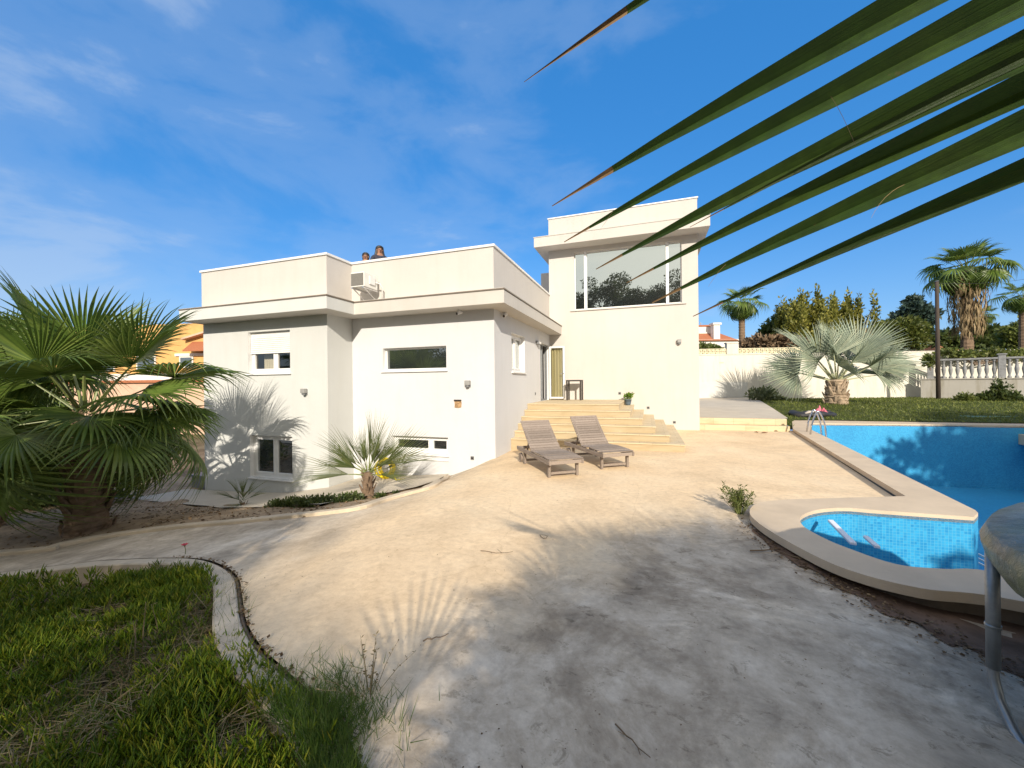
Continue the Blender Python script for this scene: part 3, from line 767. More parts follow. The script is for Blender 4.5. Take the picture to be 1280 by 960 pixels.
def win(P, h, label=None, wd=.055, splits=(), glassm=M_GLASS, dep=-.12, out=.05, ov=.04, name='window', inner=True):
    f = MB(); bars(f, P, h, wd, dep-.05, dep, splits)
    fr = f.build(name, M_WHITE, villa, bevel=.004)
    if label: fr['label'] = label
    a, c, b, d = h; edges = [a+wd]+sorted(splits)+[b-wd]
    for e0, e1 in zip(edges, edges[1:]):
        if inner:
            q = MB(); bars(q, P, (e0+(.03 if e0 in splits else .001), c+wd+.001, e1-(.03 if e1 in splits else .001), d-wd-.001), .045, dep-.045, dep+.012); q.build('sash', M_WHITE, fr, bevel=.003)
        g = MB(); g.poly([P(e0, c+wd*.5, dep-.025), P(e1, c+wd*.5, dep-.025), P(e1, d-wd*.5, dep-.025), P(e0, d-wd*.5, dep-.025)]); g.build('pane', glassm, fr)
    if out: sill(P, h, out, .05, ov, parent=fr)
    return fr
w1 = win(PLF, W1, 'upper window with white roller shutter half down', splits=(-9.32,), wd=.07, glassm=M_GLASS_CLR)
sh = MB(); z0, z1 = 2.47, 2.93
nsl = 9
for i in range(nsl):
    a = z0+(z1-z0)*i/nsl; b = z0+(z1-z0)*(i+1)/nsl-.006
    sh.hexa([PLF(W1[0]+.01, a, -.085), PLF(W1[2]-.01, a, -.085), PLF(W1[2]-.01, a, -.07), PLF(W1[0]+.01, a, -.07), PLF(W1[0]+.01, b, -.085), PLF(W1[2]-.01, b, -.085), PLF(W1[2]-.01, b, -.078), PLF(W1[0]+.01, b, -.078)])
sh.build('roller_shutter', M_PLAST, w1)
s = MB(); s.hexa([PLF(W1[0]+.002, 2.93, -.155), PLF(W1[2]-.002, 2.93, -.155), PLF(W1[2]-.002, 2.93, -.10), PLF(W1[0]+.002, 2.93, -.10), PLF(W1[0]+.002, 3.045, -.155), PLF(W1[2]-.002, 3.045, -.155), PLF(W1[2]-.002, 3.045, -.1), PLF(W1[0]+.002, 3.045, -.1)]); s.build('shutter_box', M_PLAST, w1)
cu = MB()
for i in range(10):
    u0 = -9.98+i*.042; cu.poly([PLF(u0, 1.98, -.32-.03*(i % 2)), PLF(u0+.042, 1.98, -.32-.03*((i+1) % 2)), PLF(u0+.042, 3.0, -.32-.03*((i+1) % 2)), PLF(u0, 3.0, -.32-.03*(i % 2))])
cu.build('curtain', M_CURT, w1)
win(PLF, W2, 'lower white window half in tree shade', splits=(-9.36,), wd=.075)
win(PRF, W3, 'long narrow window without a middle bar, beside the corner', wd=.045, inner=False)
w4 = win(PRF, W4, 'low basement window partly hidden by the small fan palm', wd=.06, splits=(-5.2,), out=.05, dep=-.14)
s = MB(); s.hexa([PRF(W4[0]-.02, -.29, -.01), PRF(W4[2]+.03, -.29, -.01), PRF(W4[2]+.03, -.29, .035), PRF(W4[0]-.02, -.29, .035), PRF(W4[0]-.02, -.262, -.01), PRF(W4[2]+.03, -.262, -.01), PRF(W4[2]+.03, -.262, .035), PRF(W4[0]-.02, -.262, .035)]); s.build('ledge', M_WHITE, w4)
win(PSD, W5, 'side window above the stone stairs', splits=(10.55,), wd=.06)
w6 = MB(); bars(w6, PTF, W6, .035, -.13, -.09); 
for u in (-2.07, .67): w6.hexa([PTF(u-.045, W6[1], -.12), PTF(u+.045, W6[1], -.12), PTF(u+.045, W6[1], -.02), PTF(u-.045, W6[1], -.02), PTF(u-.045, W6[3], -.12), PTF(u+.045, W6[3], -.12), PTF(u+.045, W6[3], -.02), PTF(u-.045, W6[3], -.02)])
w6 = w6.build('window', M_WHITE, villa); w6['label'] = 'large tower window with three panes and two white mullions'
for a, b in ((W6[0], -2.07), (-2.07, .67), (.67, W6[2])):
    g = MB(); g.poly([PTF(a, W6[1], -.10), PTF(b, W6[1], -.10), PTF(b, W6[3], -.10), PTF(a, W6[3], -.10)]); g.build('pane', M_GLASS_T, w6)
sill(PTF, W6, .05, .055, .14, M_CREAM, w6)
# glass slot of the stair head
s = MB(); s.box((-3.62, 16.95, 4.75), (-3.43, 16.998, 5.55)); s.build('window', M_GLASS, villa)
# terrace door: dark fixed leaf, white leaf standing open against the tower
f = MB(); bars(f, PSD, DR, .05, -.14, -.06, splits=(13.45,)); dr = f.build('door', M_GREYMET, villa, bevel=.004); dr['label'] = 'terrace door with its glazed leaf standing open'
g = MB(); g.poly([PSD(DR[0], DR[1], -.1), PSD(13.45, DR[1], -.1), PSD(13.45, DR[3], -.1), PSD(DR[0], DR[3], -.1)]); g.build('pane', M_GLASS, dr)
PD = Pl((0, 14.08, 0), (1, 0, 0), (0, -1, 0)); LF = (-3.37, 1.04, -2.80, 2.93)
f = MB(); bars(f, PD, LF, .065, -.03, .03); lf = f.build('open_leaf', M_WHITE, dr, bevel=.005)
g = MB(); g.poly([PD(LF[0]+.03, LF[1]+.03), PD(LF[2]-.03, LF[1]+.03), PD(LF[2]-.03, LF[3]-.03), PD(LF[0]+.03, LF[3]-.03)]); g.build('leaf_pane', M_GLASS_CLR, dr)
s = MB(); s.bar(PD(LF[2]-.03, 1.95, .03), PD(LF[2]-.03, 1.95, .08), .02, .02); s.bar(PD(LF[2]-.03, 1.95, .08), PD(LF[2]-.15, 1.95, .08), .02, .02); s.build('handle', M_STEEL, dr)
cu = MB()
for i in range(8):
    u0 = -3.3+i*.055; cu.poly([PD(u0, 1.06, -.10-.035*(i % 2)), PD(u0+.055, 1.06, -.10-.035*((i+1) % 2)), PD(u0+.055, 2.9, -.10-.035*((i+1) % 2)), PD(u0, 2.9, -.10-.035*(i % 2))])
M_CURT2 = simple('straw_blind', (.40, .37, .22), .9, .2, 3, stretch=(9, 9, .3))
cu.build('blind', M_CURT2, dr)
# patch of broken render showing brick
M_BRICK = simple('bare_brick', (.36, .23, .12), .95, .5, 25, bmp=1, bscale=40)
s = MB(); pts = [(-.09, -.09), (.02, -.1), (.09, -.08), (.1, .03), (.085, .09), (-.03, .075), (-.095, .085), (-.085, 0)]
s.prism(pts, 0, .012); o = s.build('bare_patch', M_BRICK, villa); o.matrix_local = Matrix(((1, 0, 0, -4.365), (0, 0, -1, YR+.004), (0, 1, 0, 1.12), (0, 0, 0, 1)))
s = MB(); s.hexa([PRF(-4.46, 1.19, .001), PRF(-4.27, 1.19, .001), PRF(-4.27, 1.19, .03), PRF(-4.46, 1.19, .03), PRF(-4.46, 1.225, .001), PRF(-4.27, 1.225, .001), PRF(-4.27, 1.22, .03), PRF(-4.46, 1.225, .03)]); s.build('brick_edge', M_DARK, villa)

# ------------------------------------------------------------------ corner stairs: six nested slabs going down two ways
stairs = thing('stone_stairs', 'broad sandstone corner stairs up to the open terrace door', 'stairs', (-2, 12, 0))
for kx in range(6):
    s = MB(); zt_ = .969-.1667*kx; x1 = -.76+.31*kx; y0 = 11.38-.31*kx
    x0 = XS+.002; lo = -.6 if kx else -.3
    s.prism([(x0+2, y0-12), (x1+2, y0-12), (x1+2, YT-12.002-.001*kx), (x0+2+.001*kx, YT-12.002-.001*kx)], lo if kx < 5 else -.5, zt_)
    st_ = s.build('step', M_STEP, stairs, bevel=.006)
    s = MB(); s.prism([(x0+2, y0-12-.022), (x1+2+.022, y0-12-.022), (x1+2+.022, YT-12.0035-.001*kx), (x0+2+.001*kx, YT-12.0035-.001*kx)], zt_+.001, zt_+.031)
    s.build('tread', M_STEP, st_, bevel=.006)

# ------------------------------------------------------------------ fittings on the villa walls
M_LAMP = simple('lamp_grey', (.30, .30, .29), .5, .1, 20)
def wall_lamp(px, py, P, which, label):
    p = at_y(px, py, which) if P is not PSD else at_x(px, py, XS)
    t = thing('wall_lamp', label, 'wall lamp', p, group='square outdoor lamps on the villa walls')
    u, n = P.u, P.n
    s = MB(); s.obox(n*.012, u*.055, n*.01, Vector((0, 0, .075))); s.build('back_plate', M_GREYMET, t, bevel=.003)
    s = MB(); s.obox(n*.075+Vector((0, 0, .03)), u*.06, n*.05, Vector((0, 0, .055))); s.build('housing', M_LAMP, t, bevel=.006)
    s = MB(); s.tube([n*.075+Vector((0, 0, -.026)), n*.075+Vector((0, 0, -.075))], [.05, .042], 10); s.build('lamp_glass', M_GREYMET, t)
wall_lamp(586, 480, PRF, YR, 'small grey wall lamp right of the long narrow window')
wall_lamp(382.5, 490, PLF, YL, 'small grey wall lamp below and right of the shuttered window')
wall_lamp(849, 427.5, PTF, YT, 'small grey wall lamp high on the tower, below its big window')
def step_light(px, py, P, label):
    p = at_y(px, py, P.o.y) if P is not PSD else at_x(px, py, XS)
    t = thing('step_light', label, 'step light', p, group='little step lights in the villa walls')
    s = MB(); a = P.u*.045; s.obox(P.n*.006, a, P.n*.005, Vector((0, 0, .045))); s.build('bezel', M_GREYMET, t, bevel=.002)
    s = MB(); s.obox(P.n*.0125, P.u*.033, P.n*.002, Vector((0, 0, .02))); s.build('lens', M_DARK, t)
step_light(774.6, 491.6, PTF, 'highest dark step light on the tower wall, beside the potted plant')
step_light(810.3, 509.7, PTF, 'middle one of three dark step lights on the tower wall')
step_light(843, 527.8, PTF, 'lowest dark step light on the tower wall, above the patio')
step_light(669, 492, PSD, 'highest step light on the side wall, next to the door')
step_light(659, 516, PSD, 'middle step light on the side wall along the stairs')
step_light(647.3, 541, PSD, 'lowest step light on the side wall, above the sun lounger')
step_light(590.5, 572.6, PRF, 'dark square light low on the front wall near the corner')
def camera_unit(p, d, label):
    t = thing('security_camera', label, 'security camera', p, group='security cameras under the eaves')
    d = Vector(d).normalized()
    s = MB(); s.tube([(0, 0, 0), (0, 0, -.05)], .04, 10); s.build('mount', M_WHITE, t, smooth=True)
    s = MB(); s.tube([Vector((0, 0, -.07))-d*.08, Vector((0, 0, -.07))+d*.07], [.033, .036], 10); s.build('housing', M_WHITE, t)
    s = MB(); s.tube([Vector((0, 0, -.07))+d*.07, Vector((0, 0, -.07))+d*.082], .031, 10); s.build('lens', M_DARK, t)
c1 = at_z(574, 387.5, CB); camera_unit(c1, (-.5, -1, -.4), 'white bullet camera under the front eaves above the narrow window')
c2 = at_z(631.5, 390.5, CB); camera_unit(c2, (-.2, -1, -.5), 'white bullet camera under the side eaves near the villa corner')
p = at_x(671, 428.5, XS); t = thing('door_lamp', 'small grey box lamp on the wall at the top of the terrace door', 'door lamp', p)
s = MB(); s.obox((.06, 0, 0), Vector((.06, 0, 0)), Vector((0, .13, 0)), Vector((0, 0, .055))); s.build('housing', M_GREYMET, t, bevel=.01)
s = MB(); s.obox((.123, 0, -.01), Vector((.003, 0, 0)), Vector((0, .1, 0)), Vector((0, 0, .035))); s.build('lens', M_PLAST, t)
# air conditioner in the corner of the parapet
ay0 = 8.02; ax0 = at_y(438.3, 350, ay0).x; ax1 = at_y(455, 350, ay0).x; ay1 = min(8.66, at_x(472, 350, ax1).y); atop = at_y(440, 340.8, ay0).z; abot = at_y(440, 359.2, ay0).z
ac = thing('air_conditioner', 'beige outdoor air conditioner on brackets in the parapet corner', 'air conditioner', (ax0, ay0, abot))
W_, D_, H_ = ax1-ax0, ay1-ay0, atop-abot
s = MB(); s.box((0, 0, 0), (W_, D_, H_)); s.build('casing', M_PLAST, ac, bevel=.015)
s = MB()
for i in range(12):
    x = .03+(W_-.06)*i/11; s.box((x-.008, -.012, .04), (x+.008, -.001, H_-.04))
s.box((.015, -.004, .03), (W_-.015, -.0005, H_-.03))
s.build('grille', M_GRILLE, ac)
s = MB(); s.box((W_+.001, D_*.35, H_*.25), (W_+.03, D_*.75, H_*.8)); s.build('service_cover', M_WHITE, ac, bevel=.008)
for x in (.04, W_-.04): s = MB(); s.bar((x, 0, -.02), (x, D_+.03, -.02), .03, .035); s.bar((x, .05, -.03), (x, D_+.03, -.28), .02, .02); s.build('bracket', M_STEEL, ac)
s = MB(); s.tube([(W_+.01, D_*.8, H_*.5), (W_+.12, D_*.85, H_*.42), (W_+.14, D_, H_*.2), (W_+.12, D_+.02, -.25)], .018, 6); s.build('pipe', M_PLAST, ac, smooth=True)

# ------------------------------------------------------------------ palms
def fan_leaf(seed, nseg=34, RR=1.0, spread=2.3, split=.5, Lp=1.0, beta=.3, arch=.12, tip=.25, cup=.15, pw=.022, hang=0.0, thin=1.0):
    """one fan leaf: stalk along local +Y, pleated blade of separate folded segments"""
    rg = random.Random(seed); mb = MB()
    np_ = 5; pts = []
    for i in range(np_+1):
        t = i/np_; pts.append((rg.uniform(-.004, .004), Lp*t, -.06*Lp*t*t))
    mb.tube(pts, [pw*(1.25-.6*i/np_) for i in range(np_+1)], 5, m=1, ell=.6)
    hub = Vector(pts[-1]); cb, sb = math.cos(beta), math.sin(beta)
    da = 2*spread/nseg
    T = (-.01, .16, .36, .52, .66, .79, .90, 1.0)
    for i in range(nseg):
        a = -spread+da*(i+.5)+rg.uniform(-.12, .12)*da
        L = RR*(.74+.26*math.cos(a*.62))*rg.uniform(.93, 1.05)
        ca, sa = math.cos(a), math.sin(a); tp = tip*rg.uniform(.3, 1.7); tw = rg.uniform(-.25, .25)
        base = len(mb.v); sp = split*rg.uniform(.9, 1.08)
        for t in T:
            r = L*t
            if t < sp: wd = r*math.tan(da/2)*1.03
            else: wd = L*sp*math.tan(da/2)*1.03*max(.03, 1-((t-sp)/(1-sp))**1.25)*thin
            if t <= .03: wd = max(abs(wd), .006)
            z = -arch*L*t*t+cup*abs(sa)*r*(1 if abs(a) < 1.6 else 1.1)-tp*L*max(0, (t-.5)/.5)**2-hang*L*t*t*abs(sa)
            x = sa*r; y = ca*r-(.18*tp*L*max(0, (t-.5)/.5)**2)
            nx, ny = ca, -sa
            sw = tw*max(0, t-.5)*wd
            for sgn, zz in ((-1, -.30*wd+sw), (0, .42*wd), (1, -.30*wd-sw)):
                px, py, pz = x+nx*wd*sgn, y+ny*wd*sgn, z+zz
                mb.v.append((px, hub.y+py*cb+pz*sb, hub.z-py*sb+pz*cb))
        for j in range(len(T)-1):
            o = base+3*j
            mb.face((o, o+1, o+4, o+3), 0); mb.face((o+1, o+2, o+5, o+4), 0)
    return mb
def leaf_mats(el, az, org, scale, twist=0.0, upv=None):
    d = Vector((math.cos(el)*math.cos(az), math.cos(el)*math.sin(az), math.sin(el)))
    up = Vector((0, 0, 1)) if abs(d.z) < .985 else Vector((-math.cos(az), -math.sin(az), 0))
    if upv is not None: up = upv
    z = (up-d*up.dot(d)).normalized(); x = d.cross(z)
    m = Matrix(((x.x, d.x, z.x, org.x), (x.y, d.y, z.y, org.y), (x.z, d.z, z.z, org.z), (0, 0, 0, 1)))
    return m @ Matrix.Rotation(twist, 4, 'Y') @ Matrix.Scale(scale, 4)
def trunk_mb(h, r0, r1, rings, seed=1, lean=(0, 0), stubs=0, rr=.03):
    rg = random.Random(seed); mb = MB(); n = rings*2; path = []; rad = []
    for i in range(n+1):
        t = i/n; path.append((lean[0]*t*t, lean[1]*t*t, h*t)); rad.append(lerp(r0, r1, t**.7)*(1+(rr if i % 2 else -rr)+rg.uniform(-rr, rr)))
    mb.tube(path, rad, 12)
    for k in range(stubs):
        t = rg.uniform(.0, 1); a = rg.uniform(0, 6.28); r = lerp(r0, r1, t)
        p = Vector((lean[0]*t*t+math.cos(a)*r*.9, lean[1]*t*t+math.sin(a)*r*.9, h*t)); o = Vector((math.cos(a), math.sin(a), 0))
        L = rg.uniform(.12, .26)*min(1, r*4+.3)
        mb.tube([p-Vector((0, 0, .03)), p+o*L*.35+Vector((0, 0, L*.5)), p+o*L*.6+Vector((0, 0, L))], [r*.28, r*.2, r*.09], 5, ell=.5)
    return mb
def palm(name, label, base, th, r0, r1, leaves, meshes, group=None, cat='palm tree', trunk=None, skirt=None, cz_=None, mt=None, upv=None):
    t = thing(name, label, cat, base, group=group)
    (trunk or trunk_mb(th, r0, r1, max(3, int(th/.12)), 3, stubs=int(24*th))).build('trunk', mt or M_TRUNK, t, smooth=False)
    c = Vector((0, 0, th)) if cz_ is None else Vector(cz_)
    for (az, el, sc, v, tw) in leaves:
        o = link('frond', meshes[v], t); o.matrix_local = leaf_mats(el, az, c+Vector((math.cos(az), math.sin(az), 0))*r1*.5+Vector((0, 0, .10*el)), sc, tw, None if upv is None else upv+Vector((math.sin(az*7+el*11), math.cos(az*5+el*3), math.sin(az*3)))*.45)
    if skirt: skirt.build('dead_skirt', M_SKIRT, t)
    return t
def spiral(n, el0, el1, seed, pw=1.0, s0=.85, s1=1.0, variants=3, az0=0.0):
    rg = random.Random(seed); out = []
    for i in range(n):
        k = i/max(1, n-1); out.append((az0+i*2.39996+rg.uniform(-.2, .2), lerp(el0, el1, k**pw)+rg.uniform(-.1, .1), lerp(s0, s1, min(1, k*2))*rg.uniform(.9, 1.08), min(variants-1, int(k*variants)), rg.uniform(-.35, .35)))
    return out
def leaf_dir(ang, depth):
    """a frond direction lying mostly across the view (ang in the view plane, depth towards/away)"""
    d = (CR*math.cos(ang)+CU*math.sin(ang))*math.sqrt(max(0, 1-depth*depth))+_f*depth
    return math.atan2(d.y, d.x), math.asin(max(-1, min(1, d.z)))
FM = [M_FROND, M_PETIOLE]
WL = [fan_leaf(11, 46, 1.15, 1.9, .52, 1.05, .05, .05, .10, .35).mesh('frond', FM), fan_leaf(12, 50, 1.22, 2.2, .55, 1.25, .30, .12, .22, .2).mesh('frond', FM),
      fan_leaf(13, 52, 1.25, 2.35, .50, 1.25, .55, .22, .38, .12, hang=.15).mesh('frond', FM), fan_leaf(14, 52, 1.2, 2.4, .48, 1.1, .8, .30, .45, .08, hang=.3).mesh('frond', FM)]
pb_ = hit(97, 664); big_c = at_d(107, 521, 6.75)
BIG = []
for ang, dep, sc, v, tw in ((106, -.15, 1.12, 0, .2), (92, .3, 1.02, 0, -.3), (76, -.25, 1.0, 0, .2), (62, .2, 1.08, 0, -.2), (48, -.1, 1.05, 0, .3), (34, .3, 1.02, 1, -.2), (22, -.2, .92, 1, .3), (120, .25, 1.0, 0, -.2), (136, -.2, 1.0, 1, .2), (152, .2, .98, 1, -.3), (84, -.6, .95, 0, .1), (58, -.7, .9, 1, .2), (12, .2, .84, 1, -.2), (2, -.3, .80, 2, .2)):
    az, el = leaf_dir(R(ang), dep); BIG.append((az, el, sc, v, tw))
BIG += spiral(25, .25, -.62, 4, .9, .76, .90, 4, 1.0)[0:]
BIG = [q for q in BIG if not (q[1] < -.22 and math.cos(q[0]+.42) > .72)]
BIG = [(a_, e_, s_, (v_ if i_ < 14 else max(1, v_)), t_) for i_, (a_, e_, s_, v_, t_) in enumerate(BIG)]
palm('fan_palm', 'big bushy fan palm on the left, drooping over the path by the villa corner', Vector((big_c.x, big_c.y, Z(big_c.x, big_c.y)-.05)), big_c.z-Z(big_c.x, big_c.y)+.05, .30, .2, BIG, WL, group='fan palms beside the path')
sp = at_d(-22, 470, 7.4)
palm('fan_palm', 'darker fan palm cut by the left edge of the photo', Vector((sp.x, sp.y, Z(sp.x, sp.y)-.05)), sp.z-Z(sp.x, sp.y)+.05, .26, .18,
     spiral(30, 1.2, -.6, 9, .95, .72, .88, 4, 2.2), WL, group='fan palms beside the path')
# young palm beside the low window, stiff folded leaves
YM = [M_FROND_D, M_PETIOLE]
YL_ = [fan_leaf(21, 14, .92, .34, .30, .22, .0, .05, .06, .6, .013, thin=1.1).mesh('frond', YM), fan_leaf(22, 16, 1.0, .42, .30, .30, .1, .06, .08, .6, .013, thin=1.1).mesh('frond', YM)]
yb = hit(460, 622); yc = at_d(461, 590, (yb-EYEP).dot(_f))
def az_px(px0, py0, px1, py1):
    return math.atan2(-(py1-py0), px1-px0)
YLV = []
for ang, dep, sc, v, tw in ((172, -.25, 1.02, 1, .5), (158, .3, .95, 1, -.3), (137, -.1, 1.0, 0, .4), (118, .5, .9, 0, -.2), (88, .15, 1.0, 0, .3), (70, -.3, 1.0, 0, -.4), (52, .35, .98, 0, .2), (30, -.1, 1.05, 1, .7), (20, .2, 1.0, 1, -.6), (105, -.5, .85, 0, .1), (95, .1, .62, 0, .2), (125, -.2, .66, 0, -.3), (62, .1, .6, 0, .3), (148, -.3, .7, 1, .1), (40, -.4, .7, 1, .2), (78, .5, .7, 0, 0), (8, -.3, .8, 1, .2)):
    az, el = leaf_dir(R(ang), dep); YLV.append((az, el, sc*1.08, v, tw))
palm('young_fan_palm', 'small young fan palm with stiff leaves in front of the low window', yb-Vector((0, 0, .04)), yc.z-yb.z+.04, .13, .085, YLV, YL_, cz_=(0, 0, yc.z-yb.z-.03), trunk=trunk_mb(yc.z-yb.z+.04, .13, .08, 5, 8, stubs=26), upv=Vector((0, 0, .6))-_f*.8)
tb = hit(303, 633)
palm('palm_seedling', 'tiny fan palm seedling in the dry earth by the house apron', tb-Vector((0, 0, .02)), .10, .05, .03, spiral(11, 1.35, .15, 3, 1, .42, .5, 2), YL_, trunk=trunk_mb(.10, .05, .035, 3, 4, stubs=6))

# silver palm on the lawn
SMT = [M_SILVER, M_SILVSTALK]
SL = [fan_leaf(31, 36, 1.75, 1.35, .55, 1.15, .0, .02, .05, .45, .05).mesh('frond', SMT), fan_leaf(32, 38, 1.80, 1.5, .55, 1.35, .15, .05, .10, .35, .05).mesh('frond', SMT), fan_leaf(33, 40, 1.55, 1.7, .52, 1.7, .35, .12, .16, .3, .045, hang=.15).mesh('frond', SMT)]
sb_ = at_d(1045, 506, 19.3); sb_.z = zl(sb_.x, sb_.y)-.03; scn_c = at_d(1045, 477, 19.3)
SLV = []
for ang, dep, sc, v, tw in ((90, .3, 1.0, 0, .2), (105, -.3, .95, 0, -.4), (76, .5, 1.0, 0, .5), (122, .2, 1.05, 1, .4), (140, -.35, 1.0, 1, .2), (62, -.2, 1.08, 0, -.4), (48, .3, 1.05, 1, -.2), (30, -.15, 1.08, 1, -.5), (22, .4, .95, 1, -.6), (152, .4, .95, 1, .6), (166, -.1, 1.0, 2, .3), (35, -.6, .85, 1, .2), (128, -.7, .85, 1, -.3), (14, -.35, .8, 2, -.3), (82, -.65, .8, 0, .2)):
    az, el = leaf_dir(R(ang), dep); SLV.append((az, el, sc*1.08, v, tw*.6))
palm('silver_palm', 'silvery fan palm with a short stout trunk on the lawn behind the pool', sb_, scn_c.z-sb_.z, .5, .3, SLV, SL, upv=Vector((0, 0, .45))-_f*.9, trunk=trunk_mb(scn_c.z-sb_.z+.1, .46, .34, 8, 5, stubs=60, rr=.06), mt=simple('pale_palm_trunk', (.36, .28, .20), .9, .45, 5, bmp=1, bscale=10, spec=.1))

# tall palms beyond the garden wall
FW = [fan_leaf(41, 26, 1.05, 2.1, .5, 1.2, .2, .08, .2, .25, .03).mesh('frond', FM), fan_leaf(42, 26, 1.1, 2.2, .5, 1.2, .5, .2, .4, .12, .03, hang=.2).mesh('frond', FM), fan_leaf(43, 26, 1.05, 2.3, .45, 1.0, .9, .3, .5, .05, .03, hang=.4).mesh('frond', FM)]
def far_palm(px, py, d, gy, n, sc, r0, r1, label, seed, skirt_px=0, el1=-.9, lean=(0, 0), name='tall_palm'):
    c = at_d(px, py, d); b = Vector((c.x-lean[0], c.y-lean[1], .2)); h = c.z-b.z
    sk = None
    if skirt_px:
        rg = random.Random(seed); sk = MB(); L = skirt_px/F*d
        for i in range(900):
            a = rg.uniform(0, 6.28); t = rg.random(); z1 = -L*t*.85; rr_ = r1+.25+rg.uniform(0, .75)*(1-t*.55)
            p = Vector((lean[0]+math.cos(a)*rr_, lean[1]+math.sin(a)*rr_, h+z1)); q = p+Vector((math.cos(a)*rg.uniform(-.25, .15), math.sin(a)*rg.uniform(-.25, .15), -rg.uniform(.5, 1.1)))
            wv = Vector((-math.sin(a), math.cos(a), 0))*rg.uniform(.02, .07); m_ = p.lerp(q, .5)+Vector((math.cos(a), math.sin(a), 0))*.08
            sk.poly([p, m_-wv, q, m_+wv])
    return palm(name, label, b, h, r0, r1, [(a, e, s*sc, v, tw) for a, e, s, v, tw in spiral(n, 1.3, el1, seed, .9, .8, 1.0, 3)], FW, trunk=trunk_mb(h, r0, r1, int(h/.3), seed, lean, 0, .04), skirt=sk, cz_=(lean[0], lean[1], h), group='tall palms beyond the garden wall')
far_palm(1208, 338, 29, 0, 40, 1.22, .36, .30, 'tallest fan palm with a long brown skirt of dead leaves', 51, 85, -1.0)
far_palm(927, 380, 44, 0, 26, 1.25, .40, .30, 'slim fan palm right beside the tower, behind the wall', 52, 0, -.9)
far_palm(1279, 372, 40, 0, 22, 1.1, .40, .3, 'fan palm at the right edge of the photo, bare trunk', 53, 0, -.8)
far_palm(1229, 396, 62, 0, 20, 1.0, .35, .28, 'small distant palm half hidden by the skirted palm', 54, 0, -.6)

# ------------------------------------------------------------------ the palm whose frond hangs into the picture
hubc = (.87, .373, -.28)
HUB = EYEP+CR*hubc[0]+CU*hubc[1]+_f*hubc[2]
SEG = [((655, 96), .66, .030, .3), ((690, 251), .62, .046, .3), ((705, 296), .62, .043, .24), ((745, 330), .61, .045, .22), ((783, 347), .60, .040, .2), ((815, 372), .58, .048, .2), ((866, 389), .57, .042, .2), ((862, 277), .50, .020, .2), ((925, 312), .50, .022, .2), ((560, -60), .68, .036, .3), ((610, -190), .70, .036, .3), ((930, 440), .50, .03, .2)][:9]
nb = thing('foreground_palm', 'fan palm beside the camera whose long green leaf blades cross the upper right', 'palm tree', (HUB.x+.72, HUB.y-.62, Z(HUB.x+.72, HUB.y-.62)))
o0 = Vector(nb.location)
fb = MB(); leafn = None
tips = [at_d(p[0], p[1], d) for p, d, w_, b_ in SEG]
vA = (tips[1]-HUB); vB = (tips[6]-HUB); leafn = vA.cross(vB).normalized()
if leafn.z < 0: leafn = -leafn
rg = random.Random(5)
for (pp, dd, wd, bw), tp in zip(SEG, tips):
    ax = tp-HUB; L = ax.length; d = ax.normalized(); side = leafn.cross(d).normalized(); b0 = len(fb.v)
    ang = rg.uniform(-.35, .35); s2 = side*math.cos(ang)+leafn*math.sin(ang); n2 = s2.cross(d)
    if n2.dot(leafn) < 0: n2 = -n2
    TT = [0.02, .12, .25, .38, .5, .6, .7, .78, .85, .91, .96, 1.0]
    for t in TT:
        k = (t/.3)**.8 if t < .3 else (1-((t-.3)/.7)**1.55)
        hw = wd*.5*max(.03, k)
        sag = -.05*L*max(0, t-.80)**1.6*9*.4
        bow = math.sin(math.pi*t)*.012*L
        p = HUB+ax*t+Vector((0, 0, sag*.5))+leafn*bow
        fb.v += [tuple(p-s2*hw-n2*hw*.35), tuple(p-s2*hw*.1+n2*hw*.25), tuple(p+s2*hw-n2*hw*.35)]
    for j in range(len(TT)-1):
        o = b0+3*j; mi = 0 if TT[j] < (.84 if pp[1] < 100 else .905 if pp[1] < 260 else .955) else 2
        fb.face((o, o+1, o+4, o+3), mi); fb.face((o+1, o+2, o+5, o+4), mi)
